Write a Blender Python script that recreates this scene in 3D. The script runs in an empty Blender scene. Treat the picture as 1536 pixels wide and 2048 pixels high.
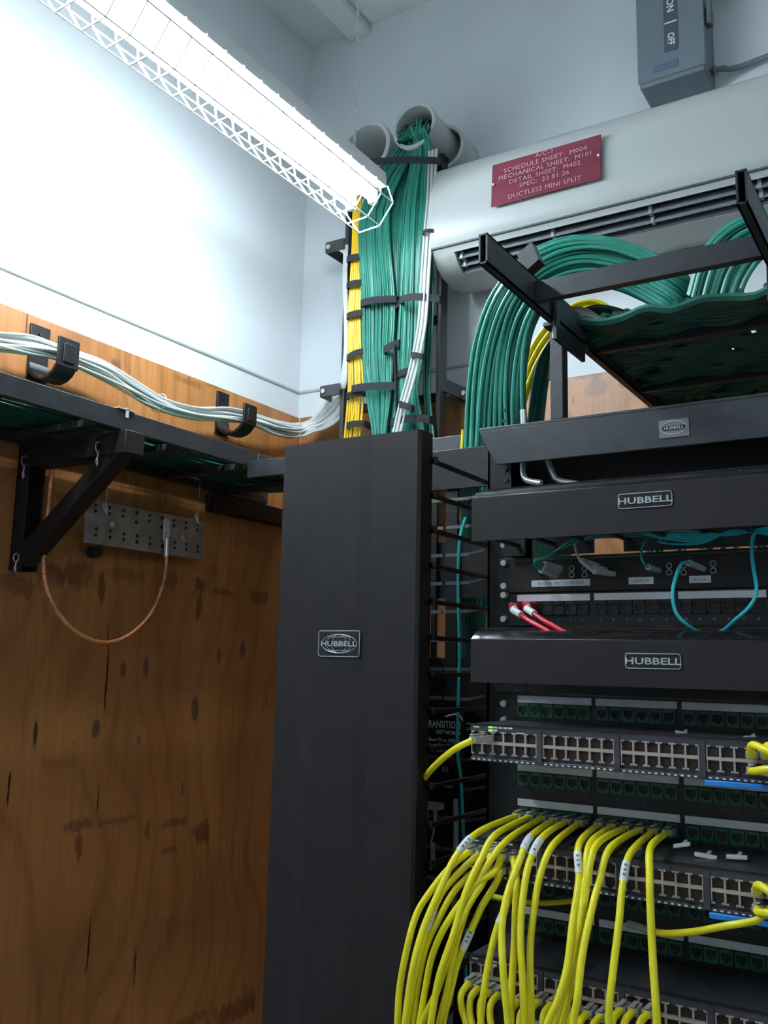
import bpy, math, random
from mathutils import Vector, Matrix
random.seed(7)
PI = math.pi
scene = bpy.context.scene
COL = scene.collection

# ------------------------------------------------------------------ camera
CAMZ = 1.79
F_PX, YAW, PITCH, ROLL = 1854.18, 0.560477, 0.161884, 0.0218747
def _cam():
    f = Vector((-math.sin(YAW)*math.cos(PITCH), math.cos(YAW)*math.cos(PITCH), math.sin(PITCH)))
    rt = Vector((math.cos(YAW), math.sin(YAW), 0)); up = rt.cross(f)
    c, s = math.cos(ROLL), math.sin(ROLL)
    return c*rt + s*up, -s*rt + c*up, f
CR, CU, CF = _cam()
EYE = Vector((0, 0, CAMZ))
cd = bpy.data.cameras.new('camera'); cam = bpy.data.objects.new('camera', cd); COL.objects.link(cam)
cam.matrix_world = Matrix(((CR.x, CU.x, -CF.x, 0), (CR.y, CU.y, -CF.y, 0), (CR.z, CU.z, -CF.z, CAMZ), (0, 0, 0, 1)))
cd.sensor_width = 36; cd.lens = F_PX*36/2048; cd.clip_start = 0.02
scene.camera = cam
def P(x, y, X=None, Y=None, Z=None):
    """world point on the plane X=, Y= or Z= that was sighted at photo position x, y"""
    d = CR*((x-768)/F_PX) - CU*((y-1024)/F_PX) + CF
    t = X/d.x if X is not None else (Y/d.y if Y is not None else (Z-CAMZ)/d.z)
    return EYE + d*t

# ------------------------------------------------------------------ view, world
scene.view_settings.view_transform = 'Standard'; scene.view_settings.look = 'None'
scene.view_settings.gamma = 1; scene.view_settings.use_curve_mapping = False
scene.view_settings.exposure = 0.12
w = bpy.data.worlds.new('world'); scene.world = w; w.use_nodes = True
w.node_tree.nodes['Background'].inputs[0].default_value = (0.6, 0.75, 1, 1)
w.node_tree.nodes['Background'].inputs[1].default_value = 0.02
cy = scene.cycles
cy.max_bounces = 5; cy.diffuse_bounces = 4; cy.glossy_bounces = 2; cy.transmission_bounces = 3; cy.caustics_reflective = False; cy.caustics_refractive = False
cy.use_adaptive_sampling = True; cy.adaptive_threshold = .06; cy.adaptive_min_samples = 16
TUBE_STRENGTH = 62.0
TUBE_COLOR = (0.80, 0.93, 1.0)

# ------------------------------------------------------------------ materials
def newmat(name, col, rough=.5, metal=0, **kw):
    m = bpy.data.materials.new(name); m.use_nodes = True
    b = m.node_tree.nodes['Principled BSDF']
    b.inputs['Base Color'].default_value = (*col, 1); b.inputs['Roughness'].default_value = rough
    b.inputs['Metallic'].default_value = metal
    for k, v in kw.items(): b.inputs[k.replace('_', ' ')].default_value = v
    return m
def N(m, t, **kw):
    n = m.node_tree.nodes.new(t)
    for k, v in kw.items(): setattr(n, k, v)
    return n
def L(m, a, b): m.node_tree.links.new(a, b)
def noisy(m, scale, amount, rough=None, bump=0, stretch=(1, 1, 1), detail=2):
    """procedural mottling of base colour (+ roughness, + bump)"""
    b = m.node_tree.nodes['Principled BSDF']; base = tuple(b.inputs['Base Color'].default_value)
    tc = N(m, 'ShaderNodeTexCoord'); mp = N(m, 'ShaderNodeMapping'); mp.inputs['Scale'].default_value = stretch
    nz = N(m, 'ShaderNodeTexNoise'); nz.inputs['Scale'].default_value = scale; nz.inputs['Detail'].default_value = detail
    L(m, tc.outputs['Object'], mp.inputs['Vector']); L(m, mp.outputs[0], nz.inputs['Vector'])
    cr = N(m, 'ShaderNodeValToRGB')
    cr.color_ramp.elements[0].position = .3; cr.color_ramp.elements[1].position = .7
    cr.color_ramp.elements[0].color = tuple(c*(1-amount) for c in base[:3]) + (1,)
    cr.color_ramp.elements[1].color = tuple(min(1, c*(1+amount)) for c in base[:3]) + (1,)
    L(m, nz.outputs['Fac'], cr.inputs[0]); L(m, cr.outputs[0], b.inputs['Base Color'])
    if bump:
        bp = N(m, 'ShaderNodeBump'); bp.inputs['Strength'].default_value = bump; bp.inputs['Distance'].default_value = .002
        L(m, nz.outputs['Fac'], bp.inputs['Height']); L(m, bp.outputs[0], b.inputs['Normal'])
    return m
M = {}
M['wall'] = noisy(newmat('painted_wall', (.74, .775, .81), .55), 3, .03, bump=.05)
M['ceiling'] = noisy(newmat('painted_ceiling', (.78, .81, .81), .7), 2, .03)
M['trim'] = noisy(newmat('grey_trim', (.50, .53, .55), .5), 5, .04)
M['floor'] = noisy(newmat('floor_tile', (.28, .27, .26), .5), 6, .2)
M['black'] = noisy(newmat('black_powder_coat', (.0165, .0122, .0128), .46, Specular_IOR_Level=.32), 60, .12, bump=.06)
M['blackrail'] = noisy(newmat('black_rail_paint', (.030, .032, .038), .36), 40, .2, bump=.05)
M['satin'] = newmat('black_satin_plastic', (.012, .011, .012), .36, Specular_IOR_Level=.4)
M['gloss'] = newmat('black_gloss_lip', (.016, .014, .016), .16)
M['matte'] = newmat('black_interior', (.010, .010, .012), .7)
M['velcro'] = noisy(newmat('hook_and_loop', (.022, .024, .03), .9), 400, .3, bump=.3)
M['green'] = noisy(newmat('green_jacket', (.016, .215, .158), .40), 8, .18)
M['greenshade'] = noisy(newmat('shaded_green_jacket', (.008, .105, .072), .45), 8, .2)  # same cable as the plain green, with shade put into the jacket colour
M['yellowb'] = noisy(newmat('amber_jacket', (.82, .50, .004), .4), 8, .1)
M['yellow'] = noisy(newmat('yellow_patch_jacket', (.78, .68, .012), .42), 30, .08)
M['white'] = noisy(newmat('white_jacket', (.70, .72, .72), .35), 8, .06)
M['grey'] = newmat('grey_jacket', (.36, .37, .36), .45)
M['teal'] = newmat('aqua_fibre_jacket', (.01, .40, .44), .4)
M['tealgreen'] = newmat('green_fibre_jacket', (.01, .22, .16), .4)
M['red'] = newmat('red_patch_jacket', (.55, .012, .03), .4)
M['acwhite'] = noisy(newmat('air_conditioner_plastic', (.50, .525, .52), .42), 2, .02)
M['acdark'] = newmat('air_outlet_plastic', (.10, .115, .14), .5)
M['acvane'] = newmat('vane_plastic', (.30, .32, .36), .45)
M['signred'] = noisy(newmat('engraved_red_plastic', (.18, .026, .048), .4), 20, .1)
M['signtext'] = newmat('engraved_pink_letters', (.55, .30, .36), .5)
M['screw'] = newmat('bright_screw', (.55, .55, .55), .35, .5)
M['chrome'] = newmat('zinc_plate', (.68, .69, .71), .28, .6)
M['boxgrey'] = noisy(newmat('grey_enamel', (.155, .19, .225), .5), 10, .05)
M['boxlabel'] = newmat('dark_grey_label', (.07, .085, .11), .5)
M['boxblue'] = newmat('blue_grey_label', (.09, .13, .22), .5)
M['whiteprint'] = newmat('white_print', (.72, .74, .76), .5)
M['silver'] = newmat('silver_print', (.52, .53, .55), .35, .6)
M['paper'] = noisy(newmat('paper_strip', (.68, .66, .68), .5), 25, .10, stretch=(1, 1, .4))
M['paperdim'] = newmat('printed_grey', (.16, .16, .17), .5)
M['jackgreen'] = newmat('green_keystone', (.006, .10, .05), .4)
M['jackblack'] = newmat('black_keystone', (.008, .008, .010), .4)
M['hole'] = newmat('socket_dark', (.006, .004, .004), .6)
M['portdark'] = newmat('port_socket', (.020, .007, .006), .5)
M['finger'] = newmat('lit_grey_finger', (.13, .125, .13), .4)  # paler grey paints in the light that the rear fingers catch
M['portmetal'] = newmat('port_shield', (.46, .375, .31), .45, .35)
M['swdark'] = newmat('switch_grey_paint', (.045, .043, .052), .4)
M['blue'] = newmat('blue_label', (.015, .20, .62), .4)
M['ledgreen'] = newmat('green_led', (.25, .6, .1), .4, Emission_Color=(.45, .9, .2, 1), Emission_Strength=.5)
M['busbar'] = noisy(newmat('tinned_busbar', (.26, .245, .24), .45, .35), 30, .25)
M['copper'] = noisy(newmat('copper_braid', (.70, .28, .12), .40, .6), 300, .45, bump=.6)
M['clear'] = newmat('clear_polycarbonate', (.80, .80, .74), .15, 0, Transmission_Weight=.55, IOR=1.45)
M['sleeve'] = newmat('pale_plastic_sleeve', (.58, .60, .60), .4)
M['fixture'] = newmat('white_enamel', (.80, .82, .82), .35)
M['wire'] = newmat('white_coated_wire', (.85, .86, .86), .35)
M['socketw'] = newmat('lamp_holder_white', (.7, .7, .7), .5)
M['tan'] = newmat('tan_tag', (.40, .26, .15), .6)
def lampmat(name='glowing_tube', st=TUBE_STRENGTH):
    m = newmat(name, (1, 1, 1), .3)
    b = m.node_tree.nodes['Principled BSDF']
    b.inputs['Emission Color'].default_value = (*TUBE_COLOR, 1); b.inputs['Emission Strength'].default_value = st
    return m
M['tube'] = lampmat()
M['tube_fill'] = lampmat('fill_lamp_tube', TUBE_STRENGTH*.42)  # dimmer glow for the added fill lamp

def plywood(name, axis, knots, stains, cracks=()):
    """varnished pine plywood, vertical grain; axis = world axis (0 X, 1 Y) running along the board"""
    m = bpy.data.materials.new(name); m.use_nodes = True; nt = m.node_tree
    b = nt.nodes['Principled BSDF']; b.inputs['Roughness'].default_value = .38
    geo = N(m, 'ShaderNodeNewGeometry'); sep = N(m, 'ShaderNodeSeparateXYZ'); L(m, geo.outputs['Position'], sep.inputs[0])
    U, V = sep.outputs[axis], sep.outputs[2]
    def mt(op, a, c=None, clamp=False):
        n = N(m, 'ShaderNodeMath', operation=op); n.use_clamp = clamp
        for i, s in enumerate((a, c)):
            if s is None: continue
            if isinstance(s, (int, float)): n.inputs[i].default_value = s
            else: L(m, s, n.inputs[i])
        return n.outputs[0]
    def noise(su, sv, scale=1, det=4, rough=.5, seed=0):
        cb = N(m, 'ShaderNodeCombineXYZ'); L(m, mt('MULTIPLY', U, su), cb.inputs[0]); L(m, mt('MULTIPLY', V, sv), cb.inputs[1]); cb.inputs[2].default_value = seed
        n = N(m, 'ShaderNodeTexNoise'); n.inputs['Scale'].default_value = scale; n.inputs['Detail'].default_value = det; n.inputs['Roughness'].default_value = rough
        L(m, cb.outputs[0], n.inputs['Vector']); return n.outputs['Fac']
    def ramp(f, stops):
        r = N(m, 'ShaderNodeValToRGB'); e = r.color_ramp.elements
        while len(e) < len(stops): e.new(.5)
        for i, (p, c) in enumerate(stops): e[i].position = p; e[i].color = (*c, 1)
        L(m, f, r.inputs[0]); return r.outputs[0]
    def mix(f, a, c):
        n = N(m, 'ShaderNodeMix', data_type='RGBA'); L(m, f, n.inputs[0])
        for i, s in ((6, a), (7, c)):
            if isinstance(s, tuple): n.inputs[i].default_value = (*s, 1)
            else: L(m, s, n.inputs[i])
        return n.outputs[2]
    broad = noise(5, .9, det=3, seed=3.1); fine = noise(95, 2.2, det=5, rough=.6, seed=1)
    warp = noise(2.2, 1.3, det=2, seed=9)
    col = ramp(broad, [(.28, (.31, .118, .036)), (.5, (.41, .170, .053)), (.72, (.51, .225, .076))])
    rings = mt('SINE', mt('MULTIPLY', mt('ADD', mt('MULTIPLY', U, 9), mt('MULTIPLY', warp, 6)), 7))
    rings = mt('MULTIPLY', mt('ADD', rings, 1), .5)
    col = mix(mt('MULTIPLY', mt('POWER', rings, 6), .35), col, (.16, .052, .014))
    g = ramp(fine, [(.42, (0, 0, 0)), (.74, (1, 1, 1))]); 
    col = mix(mt('MULTIPLY', g, .5), col, (.19, .066, .018))
    specks = noise(55, 14, det=3, seed=5)
    col = mix(mt('MULTIPLY', ramp(specks, [(.70, (0, 0, 0)), (.75, (1, 1, 1))]), .7), col, (.045, .014, .006))
    jn = mt('SUBTRACT', noise(60, 18, det=2, seed=7), .5)
    def ell(u, v, ru, rv, soft=.5, jag=0):
        du = mt('DIVIDE', mt('SUBTRACT', U, u), ru); dv = mt('DIVIDE', mt('SUBTRACT', V, v), rv)
        d = mt('SQRT', mt('ADD', mt('MULTIPLY', du, du), mt('MULTIPLY', dv, dv)))
        if jag: d = mt('ADD', d, mt('MULTIPLY', jn, jag))
        return mt('DIVIDE', mt('SUBTRACT', 1 + soft/2, d), soft, clamp=True), d
    for (u, v, ru, rv, c) in knots:
        halo, d = ell(u, v, ru*3.2, rv*3.0, 1.2, .3)
        col = mix(mt('MULTIPLY', halo, .5), col, (.46, .215, .078))
        rg = mt('MULTIPLY', mt('ADD', mt('SINE', mt('MULTIPLY', d, 30)), 1), .16)
        col = mix(mt('MULTIPLY', halo, rg), col, (.17, .055, .015))
        k, _ = ell(u, v, ru, rv, .5, .5); col = mix(mt('MULTIPLY', k, .9), col, c)
    for (u, v, ru, rv, a) in stains:
        s, _ = ell(u, v, ru, rv, .5, 2.6); col = mix(mt('MULTIPLY', s, a*.85), col, (.10, .032, .014))
    for (u, v, ru, rv) in cracks:
        s, _ = ell(u, v, ru, rv, .6, 2.0); col = mix(s, col, (.03, .01, .005))
    L(m, col, b.inputs['Base Color'])
    bp = N(m, 'ShaderNodeBump'); bp.inputs['Strength'].default_value = .12; bp.inputs['Distance'].default_value = .002
    L(m, fine, bp.inputs['Height']); L(m, bp.outputs[0], b.inputs['Normal'])
    return m
XL, YB = -1.71, 2.22      # faces of the plywood on the left and back walls
def LW(x, y):             # along, up on the left plywood
    p = P(x, y, X=XL); return p.y, p.z
def BW(x, y):
    p = P(x, y, Y=YB); return p.x, p.z
def kn(x, y, ru, rv, c=(.13, .06, .04)): u, v = LW(x, y); return (u, v, ru, rv, c)
def st(x, y, ru, rv, a=.8, f=LW): u, v = f(x, y); return (u, v, ru, rv, a)
knots = [kn(390, 1418, .014, .032), kn(192, 1458, .012, .022), kn(71, 1466, .006, .03, (.04, .015, .008)), kn(246, 1340, .009, .018), kn(292, 1334, .010, .024),
         kn(485, 1300, .012, .024), kn(438, 1312, .008, .022), kn(278, 1480, .006, .014)]
stains = [st(204, 1178, .012, .034, .9), st(160, 1150, .05, .030, .6), st(250, 1150, .055, .016, .6), st(402, 1170, .02, .016, .9), st(398, 1215, .009, .035, .9),
          st(450, 1185, .05, .012, .7), st(520, 1195, .04, .02, .7), st(340, 1160, .04, .018, .5), st(30, 1170, .05, .02, .7), st(110, 1150, .03, .025, .6),
          st(405, 1665, .026, .026, .85), st(350, 1645, .04, .010, .7), st(295, 1655, .008, .03, .7), st(340, 1700, .03, .007, .6), st(160, 1650, .035, .013, .7),
          st(157, 1690, .012, .024, .8), st(240, 1640, .06, .008, .55), st(470, 2020, .09, .022, .75), st(500, 1990, .03, .03, .6), st(380, 2040, .08, .012, .6),
          st(230, 735, .02, .02, .8), st(255, 720, .012, .04, .5), st(430, 770, .04, .012, .5), st(150, 700, .012, .016, .6), st(380, 765, .05, .010, .5)]
cracks = [(*LW(213, 1360), .0025, .085), (*LW(216, 1270), .0018, .03), (*LW(178, 1880), .0022, .07), (*LW(270, 1930), .002, .05), (*LW(365, 1578), .0018, .02),
          (*LW(196, 1600), .0018, .03), (*LW(18, 1575), .003, .03), (*LW(54, 640), .0018, .05)]
M['plyL'] = plywood('plywood_left', 1, knots, stains, cracks)
stB = [st(1195, 775, .03, .02, .6, BW), st(1250, 765, .02, .012, .7, BW), st(1275, 790, .012, .008, .7, BW), st(1170, 750, .04, .01, .6, BW), st(905, 800, .03, .03, .3, BW)]
M['plyB'] = plywood('plywood_back', 0, [(-.9, 1.9, .013, .03, (.13, .06, .04)), (-1.25, 1.6, .012, .026, (.13, .06, .04))], stB)

# ------------------------------------------------------------------ builders
WLOC = {}
def tag(o, label=None, cat=None, group=None, kind=None):
    if label: o['label'] = label
    if cat: o['category'] = cat
    if group: o['group'] = group
    if kind: o['kind'] = kind
    return o
def thing(name, loc, label, cat, group=None):
    o = bpy.data.objects.new(name, None); o.empty_display_size = .02; COL.objects.link(o)
    o.location = loc; WLOC[o.name] = Vector(loc)
    return tag(o, label, cat, group)
class MB:
    def __init__(s): s.v = []; s.f = []
    def _add(s, vs, fs):
        n = len(s.v); s.v += [Vector(v) for v in vs]; s.f += [tuple(i+n for i in f) for f in fs]; return s
    def box(s, x0, x1, y0, y1, z0, z1):
        if x0 > x1: x0, x1 = x1, x0
        if y0 > y1: y0, y1 = y1, y0
        if z0 > z1: z0, z1 = z1, z0
        return s._add([(x0,y0,z0),(x1,y0,z0),(x1,y1,z0),(x0,y1,z0),(x0,y0,z1),(x1,y0,z1),(x1,y1,z1),(x0,y1,z1)],
                      [(0,3,2,1),(4,5,6,7),(0,1,5,4),(1,2,6,5),(2,3,7,6),(3,0,4,7)])
    def obox(s, c, ax, ay, az):
        c, ax, ay, az = Vector(c), Vector(ax), Vector(ay), Vector(az)
        if ax.cross(ay).dot(az) < 0: az = -az
        vs = [c+i*ax+j*ay+k*az for k in (-1, 1) for i, j in ((-1,-1),(1,-1),(1,1),(-1,1))]
        return s._add(vs, [(0,3,2,1),(4,5,6,7),(0,1,5,4),(1,2,6,5),(2,3,7,6),(3,0,4,7)])
    def bar(s, a, b, w, h, up=(0, 0, 1)):
        a, b, up = Vector(a), Vector(b), Vector(up); d = b-a; l = d.length; d.normalize()
        sd = d.cross(up).normalized(); u2 = sd.cross(d)
        return s.obox((a+b)/2, d*l/2, sd*w/2, u2*h/2)
    def prism(s, prof, axis, a0, a1):
        """prof: 2-D outline in the other two axes (ordered x<y<z), extruded along axis"""
        n = len(prof); vs = []
        for a in (a0, a1):
            for p, q in prof:
                vs.append({0: (a, p, q), 1: (p, a, q), 2: (p, q, a)}[axis])
        fs = [tuple(range(n)), tuple(range(2*n-1, n-1, -1))]
        for i in range(n): j = (i+1) % n; fs.append((i, i+n, j+n, j))
        return s._add(vs, fs)
    def tube(s, pts, r, n=8, cap=True, closed=False):
        pts = [Vector(p) for p in pts]
        if len(pts) < 2: return s
        rr = r if isinstance(r, (list, tuple)) else [r]*len(pts)
        t0 = (pts[1]-pts[0]).normalized(); up = Vector((0, 0, 1)) if abs(t0.z) < .9 else Vector((1, 0, 0))
        u = t0.cross(up).normalized(); vs = []; m = len(pts)
        for i, p in enumerate(pts):
            if closed: t = pts[(i+1) % m]-pts[i-1]
            else: t = pts[min(i+1, m-1)]-pts[max(i-1, 0)]
            if t.length < 1e-9: t = t0
            t = t.normalized(); u = (u - t*u.dot(t)); u = u.normalized() if u.length > 1e-6 else t.orthogonal().normalized(); v = t.cross(u)
            for k in range(n): a = 2*PI*k/n; vs.append(p + (u*math.cos(a)+v*math.sin(a))*rr[i])
        fs = []
        for i in range(m if closed else m-1):
            j = (i+1) % m
            for k in range(n): l = (k+1) % n; fs.append((i*n+k, i*n+l, j*n+l, j*n+k))
        if cap and not closed: fs += [tuple(range(n-1, -1, -1)), tuple((m-1)*n+k for k in range(n))]
        return s._add(vs, fs)
    def cyl(s, a, b, r, n=16, r2=None): return s.tube([a, b], [r, r if r2 is None else r2], n)
    def ring(s, c, nrm, R, r, n=28, k=8, a0=0, a1=2*PI):
        c, nrm = Vector(c), Vector(nrm).normalized(); u = nrm.orthogonal().normalized(); v = nrm.cross(u)
        full = abs(a1-a0-2*PI) < 1e-6; m = n if full else n+1
        return s.tube([c+(u*math.cos(a0+(a1-a0)*i/n)+v*math.sin(a0+(a1-a0)*i/n))*R for i in range(m)], r, k, closed=full)
    def pipe(s, a, b, ro, ri, n=28):
        a, b = Vector(a), Vector(b); d = (b-a).normalized(); u = d.orthogonal().normalized(); v = d.cross(u); vs = []
        for p, r in ((a, ro), (b, ro), (b, ri), (a, ri)):
            vs += [p+(u*math.cos(2*PI*k/n)+v*math.sin(2*PI*k/n))*r for k in range(n)]
        fs = [(i*n+k, i*n+(k+1) % n, ((i+1) % 4)*n+(k+1) % n, ((i+1) % 4)*n+k) for i in range(4) for k in range(n)]
        return s._add(vs, fs)
    def text(s, body, size, org, ux=(1, 0, 0), uy=(0, 0, 1), depth=.0004, align='LEFT', sx=1.0, bold=0, spacing=1.0):
        cu = bpy.data.curves.new('t', 'FONT'); cu.body = body; cu.size = size; cu.align_x = align; cu.resolution_u = 2; cu.offset = bold; cu.space_character = spacing
        ob = bpy.data.objects.new('t', cu); COL.objects.link(ob)
        dg = bpy.context.evaluated_depsgraph_get(); me = bpy.data.meshes.new_from_object(ob.evaluated_get(dg))
        ux, uy = Vector(ux).normalized(), Vector(uy).normalized(); un = ux.cross(uy); org = Vector(org)
        vs = [org + ux*v.co.x*sx + uy*v.co.y + un*depth for v in me.vertices]
        n = len(me.vertices); fs = [tuple(p.vertices) for p in me.polygons]
        s._add(vs, fs)
        bpy.data.objects.remove(ob); bpy.data.curves.remove(cu); bpy.data.meshes.remove(me)
        return s
    def build(s, name, mat, parent=None, bevel=0, smooth=True, label=None, cat=None, group=None, kind=None, seg=2):
        me = bpy.data.meshes.new(name)
        if parent is None:
            lo = [min(v[i] for v in s.v) for i in range(3)]; hi = [max(v[i] for v in s.v) for i in range(3)]
            org = Vector(((lo[0]+hi[0])/2, (lo[1]+hi[1])/2, lo[2]))
        else: org = WLOC[parent.name]
        me.from_pydata([v-org for v in s.v], [], s.f); me.materials.append(M[mat] if isinstance(mat, str) else mat)
        if smooth:
            me.polygons.foreach_set('use_smooth', [True]*len(me.polygons)); me.set_sharp_from_angle(angle=math.radians(40))
        me.update()
        o = bpy.data.objects.new(name, me); COL.objects.link(o)
        if parent is None: o.location = org; WLOC[o.name] = org
        else: o.parent = parent; WLOC[o.name] = org
        if bevel:
            md = o.modifiers.new('bevel', 'BEVEL'); md.width = bevel; md.segments = seg; md.limit_method = 'ANGLE'; md.angle_limit = math.radians(40)
        return tag(o, label, cat, group, kind)
def spline(pts, k=6):
    pts = [Vector(p) for p in pts]; out = []; n = len(pts)
    for i in range(n-1):
        p0, p1, p2, p3 = pts[max(i-1, 0)], pts[i], pts[i+1], pts[min(i+2, n-1)]
        for j in range(k):
            t = j/k; out.append(.5*((2*p1)+(p2-p0)*t+(2*p0-5*p1+4*p2-p3)*t*t+(3*p1-p0-3*p2+p3)*t**3))
    out.append(pts[-1]); return out
def structure(mb, name, mat, **k): return mb.build(name, mat, kind='structure', **k)

# ------------------------------------------------------------------ room shell
XW, YW, H = XL-.018, YB+.018, 3.815
XR, YF = 1.5, -1.9
structure(MB().box(XW-.1, XR+.1, YF-.1, YW+.1, -.1, 0), 'floor', 'floor')
structure(MB().box(XW-.1, XR+.1, YF-.1, YW+.1, H, H+.1), 'ceiling', 'ceiling')
structure(MB().box(XW-.1, XW, YF-.1, YW+.1, 0, H), 'wall_left', 'wall')
structure(MB().box(XW, XR+.1, YW, YW+.1, 0, H), 'wall_back', 'wall')
structure(MB().box(XR, XR+.1, YF-.1, YW, 0, H), 'wall_right', 'wall')
structure(MB().box(XW, XR, YF-.1, YF, 0, H), 'wall_front', 'wall')
for i, (a, b) in enumerate([((XW+.003, YF, 2.625), (XW+.003, YW, 2.625))]):
    structure(MB().tube([(XW, YF, 2.622), (XW, YW, 2.622)], .006, 10), 'trim_1', 'trim')
structure(MB().tube([(XW, YW, 2.622), (XR, YW, 2.622)], .006, 10), 'trim_2', 'trim')
structure(MB().box(-1.575, -1.495, YF, YW, H-.03, H), 'trim_3', 'ceiling', bevel=.004)
# plywood boards
for name, x0, x1, y0, y1, mat, lab in (
    ('plywood_board', XW+.0015, XL, .999, YB, 'plyL', 'varnished plywood board on the left wall reaching the corner, behind the grounding bar'),
    ('plywood_board', XW, XL, -.221, .997, 'plyL', 'varnished plywood board on the left wall beyond the frame edge'),
    ('plywood_board', XL, -.49, YB, YW-.0015, 'plyB', 'varnished plywood board on the back wall next to the corner, behind the cable rack'),
    ('plywood_board', -.488, .73, YB, YW-.0015, 'plyB', 'varnished plywood board on the back wall behind the right half of the rack')):
    if 'beyond' in lab: continue
    MB().box(x0, x1, y0, y1, .10, 2.535).build(name, mat, bevel=.0015, label=lab, cat='plywood board')

# ------------------------------------------------------------------ ceiling lamp on chains
def strip_lamp(lx0, lx1, ly0, ly1, lz0, lz1, lab, glow='tube'):
    lamp = thing('fluorescent_lamp', ((lx0+lx1)/2, (ly0+ly1)/2, lz1), lab, 'lamp')
    MB().prism([(lx0, lz0), (lx1, lz0), (lx1-.004, lz1-.004), (lx1-.018, lz1), (lx0+.018, lz1), (lx0+.004, lz1-.004)], 1, ly0, ly1).build('housing', 'fixture', lamp, bevel=.0015)
    cx = (lx0+lx1)/2
    for sx in (-.033, .033):
        for h0, h1 in ((ly0+.03, (ly0+ly1)/2-.012), ((ly0+ly1)/2+.012, ly1-.03)):
            MB().tube([(cx+sx, h0, lz0-.026), (cx+sx, h1, lz0-.026)], .0145, 16).build('fluorescent_tube', glow, lamp, label='glowing white tube')
        for yy in (ly0+.018, (ly0+ly1)/2, ly1-.018):
            MB().box(cx+sx-.011, cx+sx+.011, yy-.009, yy+.009, lz0-.046, lz0).build('lamp_holder', 'socketw', lamp, bevel=.003)
    g = MB()
    hexp = [(lx1+.002, lz0+.001), (lx1+.019, lz0-.047), (lx1-.020, lz0-.100), (lx1-.082, lz0-.104), (lx0+.006, lz0-.047), (lx0-.002, lz0+.001)]
    ny = 2*int((ly1-ly0)/.11)+1
    for i in range(ny):
        yy = ly0+.01+(ly1+.0-ly0-.01)*i/(ny-1)
        for a, b in zip(hexp, hexp[1:]): g.cyl((a[0], yy, a[1]), (b[0], yy, b[1]), .0021, 6)
    for a in hexp[1:5]: g.cyl((a[0], ly0+.01, a[1]), (a[0], ly1, a[1]), .0017, 6)
    g.build('wire_guard', 'wire', lamp)
    for yy in (ly0+.06, ly1-.06):
        c = MB(); z = lz1; k = 0
        while z < H-.01:
            hw, hh = .0036, .0075; pts = []
            for j in range(10):
                a = 2*PI*j/10; u = math.cos(a)*hw; v = math.sin(a)*hh + hh
                pts.append((cx+(u if k % 2 else 0), yy+(0 if k % 2 else u), z+v))
            c.tube(pts, .0012, 5, closed=True); z += .0125; k += 1
        c.build('hanging_chain', 'chrome', lamp)
    MB().cyl((cx, ly1-.015, lz1), (cx, ly1-.015, lz1+.006), .006, 10).build('screw', 'screw', lamp)
strip_lamp(-1.300, -1.173, -.61, 1.85, 2.984, 3.028, 'lit fluorescent strip lamp in a white wire guard, hung on chains above the green cables')
strip_lamp(1.10, 1.227, -1.75, -.53, 2.984, 3.028, 'added unseen fill lamp, a fluorescent strip in a wire guard behind the viewer', 'tube_fill')  # added out of view to brighten the rack fronts

# ------------------------------------------------------------------ air conditioner
acx0, acx1 = -1.127, .02
prof = [(YB, 3.13), (2.06, 3.122), (2.022, 3.095), (1.996, 3.03), (1.988, 2.96), (1.992, 2.90), (2.000, 2.868)]
low = [(2.006, 2.862), (2.012, 2.850), (2.030, 2.830), (2.062, 2.811), (2.12, 2.801), (YB, 2.822)]
slotp = [(2.006, 2.862), (2.012, 2.850), (2.075, 2.895), (2.105, 2.880), (2.066, 2.811), (2.12, 2.801), (YB, 2.822)]
ac = thing('air_conditioner', (-.55, YB, 2.80), 'off-white wall air conditioner on the back wall above the rack, under the grey switch box', 'air conditioner')
MB().prism(prof+low, 0, acx0, acx0+.062).prism(prof+slotp, 0, acx0+.062, acx1-.06).prism(prof+low, 0, acx1-.06, acx1).build('casing', 'acwhite', ac)
MB().prism([(1.9985, 2.8675), (2.0055, 2.8655), (2.0065, 2.8625), (2.000, 2.8640)], 0, acx0-.0008, acx1).build('panel_groove', 'acdark', ac)
MB().prism([(2.013, 2.8505), (2.0745, 2.894), (2.103, 2.878), (2.0650, 2.8125), (2.092, 2.885)], 0, acx0+.0635, acx1-.062).build('air_outlet', 'acdark', ac)
for yy, zz in ((2.030, 2.838), (2.049, 2.824)):
    v = MB().obox(((acx0+acx1)/2, yy+.008, zz+.010), ((acx1-acx0)/2-.064, 0, 0), (0, .008, .010), (0, -.0016, .0013)).build('air_vane', 'acvane', ac)
    for xx in (acx0+.075, -.80, -.56, -.32): MB().box(xx-.004, xx+.004, yy-.003, yy+.012, zz-.002, zz+.018).build('vane_clip', 'acvane', v)
sg = thing('equipment_sign', (-.80, 1.978, 2.927), 'engraved red sign with pale capital letters screwed to the air conditioner front', 'sign')
MB().obox((-.801, 1.9815, 2.986), (.142, 0, 0), (0, .004, .0585), (0, -.0012, 0)).build('plate', 'signred', sg, bevel=.0006)
tx = MB()
rows = [('A/C-1', 3.0325), ('SCHEDULE SHEET:  M004', 3.0145), ('MECHANICAL SHEET:  M101', 2.997), ('DETAIL SHEET:  M402', 2.9795), ('SPEC:  23 81 26', 2.9625), ('DUCTLESS MINI SPLIT', 2.9385)]
for s_, z in [(q_[0], q_[1]-.0025) for q_ in rows]:
    tx.text(s_, .0165, (-.801, 1.9790+(z-2.986)*.068-.0008, z), align='CENTER', sx=1.12, spacing=1.08)
tx.build('lettering', 'signtext', sg)
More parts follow.
